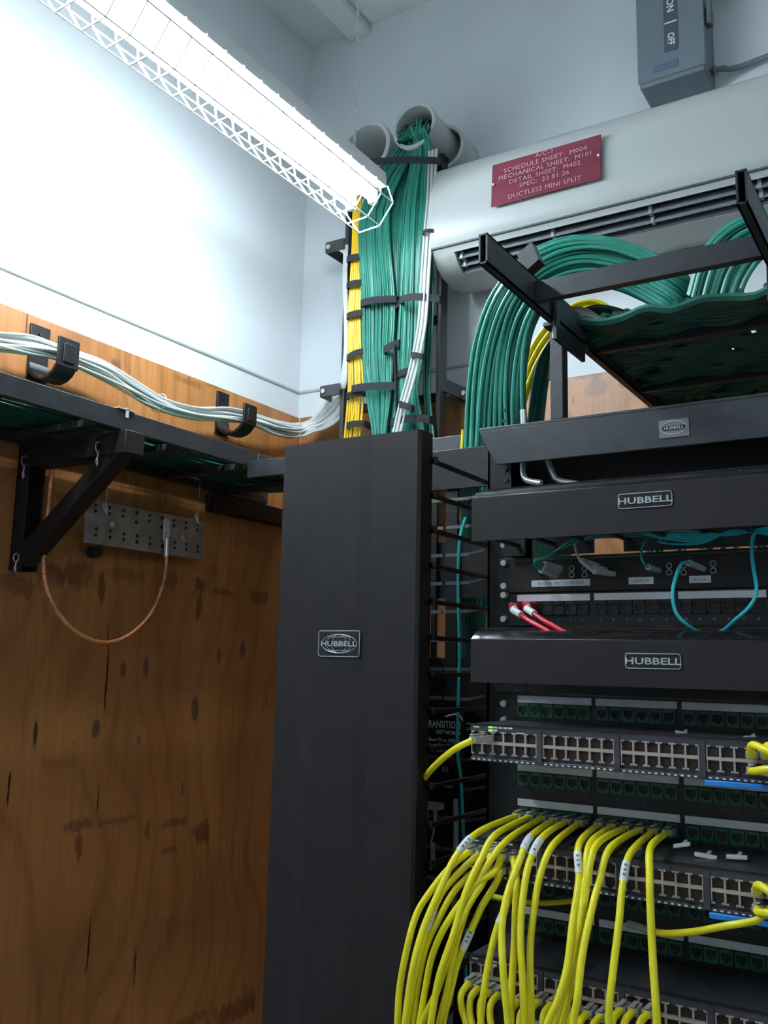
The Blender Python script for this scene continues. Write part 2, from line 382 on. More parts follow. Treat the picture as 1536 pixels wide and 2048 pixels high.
for xx in (-.9375, -.6645): MB().cyl((xx, 1.9765, 2.988), (xx, 1.981, 2.988), .003, 12).build('screw', 'whiteprint', sg)

# ------------------------------------------------------------------ disconnect switch box on the back wall
bx = thing('disconnect_switch', (-.527, YW, 3.226), 'grey metal switch box with ON and OFF plate above the air conditioner', 'electrical box')
MB().box(-.605, -.446, 2.127, YW, 3.226, 3.60).build('enclosure', 'boxgrey', bx, bevel=.003)
MB().box(-.608, -.443, 2.123, 2.131, 3.238, 3.604).build('cover', 'boxgrey', bx, bevel=.002)
pa, pb = P(1329, 105, Y=2.122), P(1362, -40, Y=2.122)
MB().box(pa.x, pa.x+.034, 2.1215, 2.1235, pa.z, pa.z+.165).build('rating_plate', 'boxlabel', bx)
tt = MB()
tt.text('ON', .024, (pa.x+.009, 2.1213, pa.z+.143), ux=(0, 0, -1), uy=(1, 0, 0), bold=.0006)
tt.text('OFF', .024, (pa.x+.009, 2.1213, pa.z+.048), ux=(0, 0, -1), uy=(1, 0, 0), bold=.0006, sx=.8)
tt.build('lettering', 'whiteprint', bx)
MB().box(pa.x+.002, pa.x+.032, 2.1207, 2.1215, pa.z+.075, pa.z+.079).build('divider_line', 'whiteprint', bx)
q0, q1 = P(1307, 160, Y=2.122), P(1362, 130, Y=2.122)
MB().box(q0.x, q0.x+.060, 2.1215, 2.1235, 3.2555, 3.274).build('blue_label', 'boxblue', bx)
lt = MB()
for i, wd in enumerate((.040, .036)): lt.box(q0.x+.008, q0.x+.008+wd, 2.1209, 2.1215, 3.260+i*.006, 3.262+i*.006)
lt.build('print_marks', 'paperdim', bx)
MB().bar((-.436, 2.15, 3.50), (-.430, 2.12, 3.345), .010, .016).box(-.446, -.430, 2.14, 2.17, 3.36, 3.40).build('handle', 'boxgrey', bx, bevel=.002)
for k, (z, lab) in enumerate(((3.262, 'thin grey conduit leaving the switch box near its bottom edge'), (3.475, 'thin grey conduit leaving the switch box near its top'))):
    MB().tube(spline([(-.446, 2.20, z), (-.42, 2.20, z), (-.38, 2.215, z+.0), (-.2, 2.215, z+.012), (.4, 2.215, z+.015)], 5), .0075, 10).ring((-.437, 2.20, z), (1, 0, 0), .010, .004).build('conduit', 'boxgrey', label=lab, cat='conduit')

# ------------------------------------------------------------------ wall sleeves
for i, (x, z, r, y0, lab) in enumerate(((-1.385, 3.262, .085, 2.06, 'large pale plastic wall sleeve in the back wall, left one, half hidden by the lamp'),
                                        (-1.205, 3.262, .068, 2.03, 'pale plastic wall sleeve in the back wall, middle one with green cables'),
                                        (-1.168, 3.235, .068, 2.13, 'pale plastic wall sleeve in the back wall, rightmost one beside the air conditioner'))):
    s_ = thing('wall_sleeve', (x, YW, z), lab, 'wall sleeve')
    MB().pipe((x, YW, z), (x, y0+.012, z), r*.93, r*.84).build('sleeve', 'sleeve', s_)
    MB().pipe((x, y0+.014, z), (x, y0, z), r, r*.84).build('bushing', 'sleeve', s_, bevel=.002)

# ------------------------------------------------------------------ cables
REST = MB()     # green cables that the photo shows least of: one object
def rest(pts, r, k=3, n=6): REST.tube(spline(pts, k), r, n)
def cable(name, pts, r, mat, label, group, cat='cable', k=5, n=8, parent=None):
    if group == 'rest': return rest(pts, r, k, n)
    return MB().tube(spline(pts, k), r, n).build(name, mat, parent, label=label, cat=cat, group=group)
rnd = random.uniform

# vertical wall ladder that carries the bundle
vl = thing('cable_ladder', (-1.31, 2.13, 2.2), 'black vertical cable ladder fixed to the back wall behind the green cable bundle', 'cable ladder')
for xx, nm in ((-1.468, 'rail'), (-1.157, 'rail')): MB().box(xx-.007, xx+.007, 2.10, 2.138, 2.15, 3.20).build(nm, 'blackrail', vl, bevel=.002)
for z in (2.28, 2.50, 2.72, 2.94, 3.16): MB().box(-1.461, -1.164, 2.112, 2.126, z-.012, z+.012).build('rung', 'blackrail', vl, bevel=.002)
for (x, y, sgn) in ((912, 778, 1), (668, 792, -1), (678, 508, -1)):
    p = P(x, y, Y=2.14); xr = -1.157 if sgn > 0 else -1.468
    b_ = MB().box(p.x-.018, p.x+.018, YB-.003 if y > 700 else YW-.003, YB if y > 700 else YW, p.z-.019, p.z+.019)
    bb = (MB().bar((p.x, 2.20, p.z), (xr, 2.10, p.z+.012), .005, .038) if sgn > 0 else MB().box(p.x-.012, xr, 2.086, 2.092, p.z-.017, p.z+.017).box(p.x-.012, p.x-.008, 2.086, 2.19, p.z-.017, p.z+.017)).box(p.x-.016, p.x+.016, 2.185, 2.222 if y > 700 else YW, p.z-.018, p.z+.018)
    br = bb.build('wall_bracket', 'blackrail', vl, bevel=.0015)
    MB().cyl((p.x, 2.185 if sgn > 0 else 2.086, p.z), (p.x, 2.180 if sgn > 0 else 2.082, p.z), .007, 12).build('bolt', 'screw', br)

# green vertical bundle: three columns of cables
GREEN = 'green data cables strapped to the wall ladder'
def vx(x, y, Y): return P(x, y, Y=Y)
cols = [ # (x-left,x-right) of the column at sighted heights 300,420,600,700,780,870
    ([(792, 828), (722, 782), (722, 790), (724, 786), (731, 785), (745, 772)], 20, 2.055),
    ([(820, 845), (775, 815), (768, 808), (770, 800), (768, 796), (760, 790)], 12, 2.075),
    ([(826, 860), (808, 858), (800, 850), (795, 848), (796, 836), (806, 850)], 18, 2.045),
    ([(842, 862), (838, 862), (850, 868), (848, 862), (848, 860), (850, 868)], 5, 2.085)]
ys = [300, 420, 600, 700, 780, 870]
for ci, (cw, cnt, Y0) in enumerate(cols):
    for layer in range(2):
        for i in range(cnt):
            s = (i+.5)/cnt; Y = Y0 + layer*.013 + rnd(-.004, .004)
            ph = rnd(-.04, .04); pts = []
            top = P(cw[0][0]+(cw[0][1]-cw[0][0])*s, 268, Y=2.0)
            tx_ = -1.205+rnd(-.035, .035) if ci else -1.24+rnd(-.02, .03)
            pts += [(tx_, 2.2, 3.262+rnd(-.035, .035)), (tx_, 2.07, 3.262+rnd(-.03, .035)), (tx_+(top.x-tx_)*.6, 2.015+layer*.01, 3.225+rnd(-.008, .008))]
            for (a, b), y in zip(cw, ys):
                ss = min(.98, max(.02, s+ph*(1 if y in (420, 780) else -1)*.8))
                p = P(a+(b-a)*ss, y, Y=Y-(.01 if y in (420,) else 0)); pts.append((p.x, p.y, p.z))
            e = pts[-1]; pts += [(e[0]+.01, e[1]-.02, 2.33), (e[0]+.05, e[1]-.12, 2.285+layer*.01), (e[0]+.16, e[1]-.24, 2.275+layer*.01)]
            cable('green_cable', pts, .0034, 'green', 'green data cable in the thick strapped bundle on the back wall', 'rest' if layer else GREEN, k=4, n=7)
# amber column
for layer in range(2):
    for i in range(8):
        s = (i+.5)/8; Y = 2.06+layer*.010+rnd(-.002, .002); pts = []
        for y, a, b in ((330, 712, 724), (440, 706, 722), (480, 705, 722), (560, 701, 722), (625, 697, 722), (700, 697, 724), (780, 696, 727), (860, 690, 722), (900, 686, 716)):
            p = P(a+(b-a)*(s+rnd(-.05, .05)), y, Y=Y); pts.append(tuple(p))
        cable('yellow_cable', pts, .0031, 'yellowb', 'amber yellow data cable in the narrow column left of the green bundle', 'amber yellow cables on the wall ladder', k=4, n=7)
# white group lying over the green bundle
for i in range(5):
    pts = []
    off = (i-2)*.0058
    for (x, y, Y) in ((866, 300, 2.04), (862, 400, 2.02), (856, 470, 2.005), (850, 560, 2.0), (845, 640, 2.0), (835, 700, 2.0), (822, 755, 2.0), (806, 812, 2.0), (793, 870, 2.0), (786, 905, 2.0)):
        p = P(x, y, Y=Y); pts.append((p.x+off, p.y+(i % 2)*.004, p.z))
    cable('white_cable', pts, .0031, 'white', 'white cable in the slim group lying across the green bundle', 'white cables over the green bundle', k=4)
# straps
def strap(x0, y0, x1, y1, Y, h, lab, group, bow=.012, thick=.0015, steps=8, back=.04):
    a, b = P(x0, y0, Y=Y), P(x1, y1, Y=Y); pts = []
    for i in range(steps+1):
        t = i/steps; p = a.lerp(b, t); p.y -= math.sin(PI*t)*bow; pts.append(p)
    pts = [Vector((a.x, a.y+back, a.z))] + pts + [Vector((b.x, b.y+back, b.z))]
    m = MB(); n = len(pts); vs = []
    for i, p in enumerate(pts):
        d = (pts[min(i+1, n-1)]-pts[max(i-1, 0)]); nn = Vector((d.y, -d.x, 0)).normalized()
        if nn.y > 0 and 0 < i < n-1: nn = -nn
        for q in (p+Vector((0, 0, -h/2)), p+Vector((0, 0, h/2)), p+nn*thick+Vector((0, 0, h/2)), p+nn*thick+Vector((0, 0, -h/2))): vs.append(q)
    fs = [(i*4+k, i*4+(k+1) % 4, (i+1)*4+(k+1) % 4, (i+1)*4+k) for i in range(n-1) for k in range(4)] + [(0, 1, 2, 3), (4*n-1, 4*n-2, 4*n-3, 4*n-4)]
    m._add(vs, fs)
    return m.build('cable_strap', 'velcro', label=lab, cat='cable strap', group=group)
SG = 'hook and loop straps on the wall bundle'
strap(722, 607, 792, 598, 2.045, .020, 'black strap around the left part of the green bundle, level with the air conditioner underside', SG)
strap(790, 612, 812, 602, 2.055, .020, 'short black strap on the middle of the green bundle, beside the longer left one', SG, .004)
strap(800, 600, 878, 598, 2.015, .020, 'black strap around the right part of the green bundle and the white cables', SG, .02)
strap(704, 778, 792, 772, 2.038, .021, 'black strap low around the left part of the green bundle', SG)
strap(768, 700, 797, 686, 2.035, .021, 'short dark strap with loose tail on the middle of the green bundle', SG, .003)
strap(790, 752, 822, 740, 2.038, .019, 'short black strap beside the white cables, above the tall cabinet cover', SG, .003)
strap(782, 845, 858, 838, 2.02, .021, 'black strap lowest on the green bundle, just above the tall cabinet cover', SG, .02)
strap(740, 325, 880, 322, 1.995, .020, 'black strap highest on the green bundle, under the wall sleeves', SG, .01)
strap(845, 465, 868, 462, 1.992, .010, 'black strap on the white cables beside the air conditioner corner', SG, .006, back=.015)
strap(824, 710, 845, 714, 1.985, .016, 'black strap on the white cables halfway down', SG, .006, back=.015)
strap(799, 808, 822, 816, 1.985, .018, 'black strap on the white cables near their lower end', SG, .006, back=.015)
for (y, tl, nm) in ((515, 4, 'topmost'), (567, 4, 'second from the top'), (628, 5, 'third from the top'), (708, 8, 'fourth from the top'), (788, 4, 'fifth from the top'), (848, 3, 'lowest')):
    strap(694, y+tl, 727, y-tl+2, 2.05, .018, f'black strap around the amber yellow cables, {nm}', 'straps on the amber yellow cables', .006)
MB().bar(P(790, 690, Y=2.03), P(795, 850, Y=2.03), .004, .012, up=(0, -1, 0)).build('hanging_strap', 'velcro', label='long loose black strap hanging down the middle of the green bundle', cat='cable strap')

# ------------------------------------------------------------------ white bundle along the left wall
WB = 'white cables along the left wall'
cl = [P(x, y, X=-1.645) for x, y in ((-60, 676), (0, 682), (60, 690), (120, 706), (200, 738), (260, 774), (320, 808), (390, 825), (450, 827), (505, 838), (555, 856), (600, 860))]
for i in range(26):
    a = rnd(0, 2*PI); rr = .021*math.sqrt(rnd(0, 1)); pts = []
    for j, p in enumerate(cl):
        a2 = a + .5*math.sin(j*.9+i); hook = .75 if j in (3, 9) else 1
        pts.append((p.x+math.cos(a2)*rr*hook, p.y, p.z+math.sin(a2)*rr*hook))
    o = -math.cos(a)*rr
    sp = (i/26-.5)
    for (x, y, Y) in ((648, 838, 2.15), (678, 805, 2.145)):
        p = P(x+sp*22, y+sp*36, Y=Y); pts.append((p.x, p.y+rnd(-.004, .004), p.z))
    if i % 7 == 1:
        k = i//7
        for (x, y) in ((690-k, 775), (694, 720), (696, 680), (695, 620), (693, 560), (695, 490)):
            p = P(x-2*k, y, Y=2.10); pts.append((p.x, p.y, p.z))
    else: pts += [tuple(P(694+sp*8, 780, Y=2.15)), tuple(P(699+sp*6, 700, Y=2.17))]
    cable('white_cable', pts, .0030, 'white', 'white cable in the bundle hung along the plywood left wall', WB, k=4, n=7)
for (p_, q_, lab) in (((318, 806), .03, 'thin pale tie around the white cable bundle between the two hangers'), ((592, 860), .03, 'thin pale tie around the white cable bundle near the room corner')):
    c = P(*p_, X=-1.645); MB().ring(c, (0, 1, -.2), .0245, .0012, 20, 5).build('cable_tie', 'sleeve', label=lab, cat='cable tie')
def hanger(y0, y1, ztb, ztf, zb, lab):
    t = thing('cable_hanger', (XL, (y0+y1)/2, zb), lab, 'cable hanger', 'black hangers on the left wall')
    m = MB().box(XL, XL+.006, y0, y1, zb+.01, ztb); m.build('back_plate', 'satin', t, bevel=.001)
    m = MB()
    pr = []
    for i in range(9):
        a = PI + PI*i/8; pr.append((XL+.055+math.cos(a)*.052, zb+.042+math.sin(a)*.042))
    inner = [(x*1.0+(.006 if x < XL+.055 else -.006), z+.006) for x, z in pr]
    m.prism(pr+inner[::-1], 1, y0, y1)
    m.build('saddle', 'satin', t, bevel=.001)
    MB().box(XL+.100, XL+.107, y0-.002, y1+.002, zb+.025, ztf).box(XL+.107, XL+.110, y0+.01, y1-.01, zb+.035, ztf-.012).build('front_plate', 'satin', t, bevel=.002)
    MB().cyl((XL+.006, (y0+y1)/2, ztb-.02), (XL+.009, (y0+y1)/2, ztb-.02), .005, 10).build('screw', 'black', t)
hanger(1.237, 1.288, 2.515, 2.468, 2.378, 'black plastic cable hanger holding the white bundle, the one nearer the camera')
hanger(1.842, 1.890, 2.522, 2.474, 2.392, 'black plastic cable hanger holding the white bundle, nearer the room corner')

# ------------------------------------------------------------------ left overhead tray with cables
TZ0, TZ1 = 2.2365, 2.2765
tr = thing('cable_tray', (-1.55, 1.2, TZ0), 'black ladder cable tray running along the left wall under the white cables', 'cable tray')
for xx in (-1.400, -1.695): MB().box(xx-.005, xx+.005, .35, 2.06, TZ0, TZ1).build('rail', 'blackrail', tr, bevel=.0012)
for i in range(7):
    y = .52+i*.2286; MB().box(-1.69, -1.405, y-.012, y+.012, TZ0+.004, TZ0+.018).build('rung', 'blackrail', tr, bevel=.001)
sp_ = MB().box(-1.3945, -1.3925, 1.655, 1.76, TZ0+.004, TZ1-.004).build('splice_plate', 'swdark', tr, bevel=.001)
for yy in (1.690, 1.712, 1.735): MB().tube([(-1.3925, yy, 2.257), (-1.388, yy, 2.257)], [.006, .004], 6).build('bolt', 'screw', sp_)
lc = []
for i in range(36):
    x = -1.44-.0068*i-(.004 if i > 3 else 0); z = (2.2575 if i < 4 else 2.262+rnd(0, .004)+(.004 if i % 3 else 0))
    colr = 'yellowb' if i in (2, 3) else ('white' if i in (0, 1) else 'greenshade')
    if i in (2, 3): colr = 'yellow'
    x = (-1.421, -1.431, -1.441, -1.451)[i] if i < 4 else x-.012
    pts = [(x+rnd(-.003, .003), y, z+rnd(0, .003)+(abs(math.sin(y*6+i))*.003 if i > 3 else 0)) for y in (.36, .55, .8, 1.0, 1.2, 1.4, 1.6, 1.8)]
    pts += [(x+.03*(1-i/36), 1.93+i*.002, z), (x+.15, 1.98+i*.003, z+.01), (x+.5, 1.99+i*.003, z+.01)]
    nm, gr = {'yellow': ('yellow', 'yellow cables in the left tray'), 'white': ('white', 'white cables in the left tray'), 'greenshade': ('green', 'green cables in the left tray')}[colr]
    cable(nm+'_cable', pts, .0046 if i < 4 else .0034, colr, f'{nm} cable lying in the black tray along the left wall', gr, k=4, n=7)
for i in range(24):
    x = -1.475-.0092*i; z = 2.276
    cable('green_cable', [(x, .36, z), (x+rnd(-.01, .01), .9, z), (x+rnd(-.01, .01), 1.5, z), (x, 1.85, z), (x+.2, 2.0, z+.004), (x+.5, 2.02, z+.004)], .0036, 'greenshade', '', 'rest', k=3, n=6)
# white cable tie stub on the tray rail
MB().box(-1.393, -1.391, 1.243, 1.250, 2.262, 2.282).box(-1.41, -1.391, 1.222, 1.268, 2.2775, 2.2795).build('cable_tie', 'white', label='white cable tie looped over the near rail of the left tray', cat='cable tie')

# triangular supports
def pin(name, top, h, par=None):
    x, y, z = top; m = MB()
    m.tube(spline([(x, y-.006, z), (x+.001, y-.007, z-.25*h), (x, y+.001, z-.5*h), (x, y-.003, z-.75*h), (x, y+.001, z-h)], 5), .0011, 6)
    m.tube(spline([(x, y-.006, z), (x, y, z+.004), (x, y+.006, z), (x, y+.006, z-.2*h), (x, y, z-.5*h), (x, y+.002, z-.9*h)], 5), .0011, 6)
    return m.build(name, 'chrome', par)
def support(y0, lab, zb=1.967, full=True):
    t = thing('tray_support', (XL, y0+.02, zb), lab, 'tray support')
    MB().box(XL, XL+.004, y0, y0+.044, zb, TZ0).box(XL, XL+.038, y0, y0+.004, zb, TZ0-.0).box(XL, XL+.038, y0+.040, y0+.044, zb, TZ0).build('wall_channel', 'black', t, bevel=.001)
    MB().box(XL+.03, -1.378, y0-.003, y0+.047, TZ0-.048, TZ0-.001).build('arm', 'black', t, bevel=.002)
    MB().bar((XL+.022, y0+.022, zb+.022), (-1.41, y0+.022, TZ0-.034), .034, .042, up=(0, 1, 0)).build('brace', 'black', t, bevel=.002)
    pin('hitch_pin', (XL+.03, y0-.006, zb+.030), .035, t); pin('hitch_pin', (-1.452, y0-.006, TZ0-.024), .046, t); pin('hitch_pin', (XL+.03, y0-.006, TZ0-.030), .046, t)
    return t
support(1.237, 'black triangular support bracket under the left tray, with silver hitch pins')
MB().box(XL, XL+.035, 1.822, 2.2, 2.182, 2.230).build('wall_channel_bar', 'black', bevel=.002, label='black horizontal channel on the left plywood wall below the tray, beside the tall cabinet', cat='channel')

# grounding bar
gb = thing('grounding_bar', (XL, 1.56, 2.04), 'tinned perforated grounding bar on the left plywood wall under the tray', 'grounding bar')
a, b, c = P(173.5, 996, X=-1.66), P(407.6, 1042.4, X=-1.66), P(167.5, 1084.8, X=-1.66)
gy0, gy1, gz0, gz1 = a.y, b.y, c.z, a.z
MB().box(-1.664, -1.658, gy0, gy1, gz0, gz1).build('bar', 'busbar', gb, bevel=.0008)
for k in range(9):
    yy = gy0+.025+k*(gy1-gy0-.05)/8
    for zz in ((gz0+.020, gz0+.034, gz1-.012, gz1-.026) if k not in (3, 5) else (gz0+.020, gz0+.034, gz1-.035, gz1-.012)):
        y2 = yy+(.006 if zz < 2.09 else 0)
        MB().cyl((-1.6585, y2, zz), (-1.6573, y2, zz), .0038 if k not in (3, 5) else .0048, 12).build('drilled_hole', 'hole', gb)
for (x, y) in ((222, 1049), (362, 1075)):
    p = P(x, y, X=-1.655); MB().cyl((-1.658, p.y, p.z), (-1.650, p.y, p.z), .0075, 6).cyl((XL, p.y, p.z), (-1.664, p.y, p.z), .012, 14).build('bolt', 'screw', gb)
p = P(180, 1105, X=XL); MB().cyl((XL, p.y, p.z), (XL+.03, p.y, p.z), .012, 14).build('standoff', 'matte', gb)
for (x, y) in ((222, 1049), (362, 1075)): pass
lg = thing('ground_wire', tuple(P(333, 1100, X=-1.64)), 'bare copper ground wire looping down from the grounding bar with a silver lug', 'wire')
p = P(333, 1055, X=-1.655)
MB().box(-1.657, -1.653, p.y-.010, p.y+.010, p.z-.035, p.z+.022).build('lug', 'chrome', lg, bevel=.001)
for dz in (.012, -.016): MB().cyl((-1.653, p.y, p.z+dz), (-1.647, p.y, p.z+dz), .0065, 6).build('lug_bolt', 'chrome', lg)
q = P(333, 1100, X=-1.648); MB().cyl((-1.650, q.y, q.z+.028), (-1.648, q.y, q.z-.016), .0062, 12).build('lug_barrel', 'chrome', lg)
wp = [Vector((-1.648, q.y, q.z-.01))] + [P(x, y, X=XX) for x, y, XX in ((331, 1140, -1.645), (322, 1180, -1.64), (298, 1232, -1.63), (255, 1272, -1.62), (205, 1285, -1.615), (150, 1263, -1.62), (108, 1212, -1.63), (88, 1150, -1.64), (90, 1080, -1.655), (98, 1000, -1.662), (104, 930, -1.662))]
MB().tube(spline(wp, 8), .0048, 12).build('copper_strand', 'copper', lg)
# little hanging chains with pins near the bar
for (x0, y0_, x1, y1_, X_, lab) in ((222, 940, 212, 1010, -1.63, 'thin pull chain with silver clip hanging in front of the grounding bar, left one'), (400, 990, 395, 1030, -1.63, 'thin pull chain with silver clip hanging in front of the grounding bar, right one'), (103, 925, 96, 1040, -1.665, 'thin pull chain hanging beside the triangular support')):
    a, b = P(x0, y0_-20, X=X_), P(x1, y1_, X=X_); t = thing('pull_chain', tuple(a), lab, 'chain'); m = MB(); n = int((a-b).length/.006)
    for i in range(n): m.cyl(a.lerp(b, i/n), a.lerp(b, (i+.7)/n), .0009, 5)
    m.build('chain', 'chrome', t)
    m = MB(); 
    for i in range(3): m.ring(b+Vector((0, .003*(i-1), -.006*i-.004)), (1, .3*i, .2), .006, .0011, 14, 5)
    m.build('clip', 'chrome', t)

# ------------------------------------------------------------------ back tray (runs right from the left tray)
bt = thing('cable_tray', (-1.1, 1.75, TZ0), 'black ladder cable tray running behind the tall cabinet towards the rack', 'cable tray')
for yy in (1.62, 1.90): MB().box(-1.39, -.62, yy-.005, yy+.005, TZ0-.03, TZ1-.03).build('rail', 'blackrail', bt, bevel=.001)
for i in range(4): MB().box(-1.30+i*.2, -1.276+i*.2, 1.625, 1.895, TZ0-.026, TZ0-.012).build('rung', 'blackrail', bt)
for i in range(20):
    y = 1.65+i*.0115; z = TZ0-.004
    cable('green_cable', [(-1.38, y, z), (-1.15, y+rnd(-.01, .01), z+.004), (-.9, y+rnd(-.01, .01), z+rnd(0, .01)), (-.76, y, z-.02), (-.70, y-.02, z-.12), (-.69, y-.05, z-.4)], .0036, 'greenshade', 'green cable lying in the tray behind the tall cabinet', 'rest', k=4, n=6)
cable('yellow_cable', [(-1.3, 1.635, TZ0), (-1.0, 1.635, TZ0+.002), (-.86, 1.63, TZ0), (-.78, 1.60, TZ0-.03), (-.75, 1.5, TZ0-.2), (-.74, 1.46, 1.7)], .0034, 'yellow', 'yellow cable at the near edge of the tray behind the tall cabinet', None)
for k in range(2): cable('white_cable', [(-1.3, 1.628+k*.007, TZ0-.004), (-1.0, 1.628+k*.007, TZ0-.003), (-.86, 1.626+k*.007, TZ0-.006), (-.80, 1.64, TZ0-.03)], .0034, 'white', 'white cable at the near edge of the tray behind the tall cabinet', 'white cables in the tray behind the cabinet')

# ------------------------------------------------------------------ rack frame
RX = -.305
rk = thing('equipment_rack', (RX, 1.2, 0), 'black open steel equipment rack holding the switches and patch panels', 'rack')
for sg_ in (-1, 1):
    xo, xi = RX+sg_*.2575, RX+sg_*.222
    MB().box(xo, xi, 1.172, 1.175, 0, 2.11).box(xo, xo-sg_*.003, 1.172, 1.248, 0, 2.11).box(xo, xi, 1.245, 1.248, 0, 2.11).build('post', 'black', rk)
    hm = MB()
    for k in range(48):
        for dz in (.0064, .0222, .038): hm.cyl((RX+sg_*.2325, 1.1725, k*.0445+dz+.02), (RX+sg_*.2325, 1.1712, k*.0445+dz+.02), .0028, 8)
    hm.build('hole_pattern', 'hole', rk)
MB().prism([(-.566, 2.1165), (-.044, 2.1165), (-.044, 2.066), (-.538, 2.066), (-.548, 2.080)], 1, 1.150, 1.154).prism([(-.566, 2.1165), (-.044, 2.1165), (-.044, 2.1205), (-.566, 2.1205)], 1, 1.150, 1.225).build('top_angle', 'blackrail', rk, bevel=.0006)
MB().box(-.5625, -.0475, 1.235, 1.239, 2.05, 2.11).build('rear_top_angle', 'black', rk)
MB().box(-.60, -.01, 1.08, 1.34, 0, .01).build('base', 'black', rk)
def badge(par, x0, x1, z0, z1, Y, oval=False, txt='HUBBELL', ts=.0105):
    m = MB(); r = .003; cxx, cz = (x0+x1)/2, (z0+z1)/2
    pl = MB().box(x0, x1, Y-.0012, Y, z0, z1).build('badge', 'satin', par, bevel=.0006, label='black name badge with silver border')
    w2, h2 = (x1-x0)/2-.0008, (z1-z0)/2-.0008; pts = []
    for sx, sz, a0 in ((1, 1, 0), (-1, 1, PI/2), (-1, -1, PI), (1, -1, 1.5*PI)):
        for k in range(4): a = a0+k*PI/6; pts.append((cxx+sx*(w2-r)+math.cos(a)*r, Y-.0014, cz+sz*(h2-r)+math.sin(a)*r))
    m.tube(pts, .0006, 5, closed=True)
    if oval:
        a_, b_ = w2*.86, h2*.72
        for f in (1.0, .72, .42):
            m.tube([(cxx+math.cos(t*PI/16)*a_*f, Y-.0014, cz+math.sin(t*PI/16)*b_) for t in range(32)], .00035 if f < 1 else .0005, 4, closed=True)
        for dz in (-.72, .72): m.cyl((cxx-a_*.65, Y-.0014, cz+b_*dz), (cxx+a_*.65, Y-.0014, cz+b_*dz), .0003, 4)
        m.build('border', 'silver', pl)
        if txt: MB().box(cxx-w2*.8, cxx+w2*.8, Y-.0019, Y-.0015, cz-ts*.42, cz+ts*.42).build('name_band', 'satin', pl)
    else: m.build('border', 'silver', pl)
    if txt: MB().text(txt, ts, (cxx, Y-.002, cz-ts*.34), align='CENTER', sx=1.5, bold=.0002).build('lettering', 'silver', pl)
lb0, lb1 = P(1318, 843, Y=1.15), P(1379, 872, Y=1.15)
pl = MB().box(lb0.x, lb1.x, 1.1485, 1.15, 2.0775, 2.1005).build('badge', 'paperdim', rk, label='small grey name label')
MB().tube([((lb0.x+lb1.x)/2+math.cos(t*PI/12)*.0155, 1.1482, 2.0895+math.sin(t*PI/12)*.0085) for t in range(24)], .0006, 5, closed=True).build('border', 'silver', pl)
MB().box(lb0.x+.003, lb0.x+.034, 1.1480, 1.1484, 2.0865, 2.0925).build('name_band', 'satin', pl)
MB().text('HUBBELL', .0062, ((lb0.x+lb1.x)/2, 1.1478, 2.0875), align='CENTER').build('lettering', 'silver', pl)
for (x, y) in ((1007, 1090), (1007, 1126), (1007, 1172), (1007, 1190), (1007, 1238), (1007, 1407), (1007, 1440)):
    p = P(x, y, Y=1.165); MB().cyl((p.x, 1.172, p.z), (p.x, 1.163, p.z), .0052, 12, .0042).build('screw', 'screw', rk)
for x in (1011,):
    for y in (936, 959): p = P(x, y, Y=1.17); MB().cyl((p.x, 1.1718, p.z), (p.x, 1.170, p.z), .0035, 10).build('mounting_hole', 'hole', rk)
# J bolts clamping the runway
for i, (tx0, ty0) in enumerate(((1046, 820), (1075, 846))):
    a = P(tx0, ty0, Y=1.19); 
    pts = [a, Vector((a.x+.002, 1.19, 2.10)), Vector((a.x+.004, 1.18, 2.066)), Vector((a.x+.012, 1.172, 2.046)), Vector((a.x+.036, 1.168, 2.038))] if i == 0 else [Vector((a.x, 1.19, 2.122)), Vector((a.x+.02, 1.19, 2.06)), Vector((a.x+.03, 1.19, 2.045)), Vector((a.x+.06, 1.18, 2.035))]
    MB().tube(spline(pts, 6), .0045, 10).build('hook_bolt', 'chrome', label=['silver hook bolt standing up through the rack top angle at its left end', 'silver hook bolt bent under the rack top angle, second from the left'][i], cat='bolt')

# ------------------------------------------------------------------ overhead runway on the rack
LZ0, LZ1 = 2.252, 2.289
rw = thing('cable_runway', (RX, 1.5, LZ0), 'black ladder cable runway standing above the rack with open rail ends facing the room', 'cable runway')
for xx in (-.449, -.162):
    m = MB().box(xx-.0055, xx-.0035, .92, 2.19, LZ0, LZ1).box(xx+.0035, xx+.0055, .92, 2.19, LZ0, LZ1).box(xx-.0055, xx+.0055, .92, 2.19, LZ0, LZ0+.002).box(xx-.0055, xx+.0055, .92, 2.19, LZ1-.002, LZ1)
    m.build('rail', 'blackrail', rw)
for y in (1.07, 1.30, 1.53, 1.76, 1.99): MB().box(-.4435, -.1675, y-.0065, y+.0065, LZ0+.004, LZ1-.006).build('rung', 'blackrail', rw, bevel=.0008)
for xx, sg_ in ((-.449, 1), (-.162, -1)):
    MB().box(xx-.010, xx+.008, 1.150, 1.170, 2.1205, LZ0+.006).build('post', 'blackrail', rw, bevel=.001)
    pb_ = MB().box(xx-.012, xx+.012, 1.13, 1.25, LZ0-.006, LZ0).box(xx+.006*sg_, xx+.012*sg_, 1.12, 1.23, LZ0-.03, LZ1-.002).build('clamp_plate', 'blackrail', rw, bevel=.001)
    for dy in (1.145, 1.20): MB().cyl((xx, dy, LZ0-.006), (xx, dy, LZ0-.020), .005, 8).build('bolt', 'screw', pb_)
c0 = P(1062, 520, Y=1.22)
MB().obox(c0, (.013, -.004, .006), (.0, .012, .0), (-.006, 0, .015)).build('bundle_clip', 'satin', label='dark clip wrapped around the green cables just behind the runway corner', cat='clip')

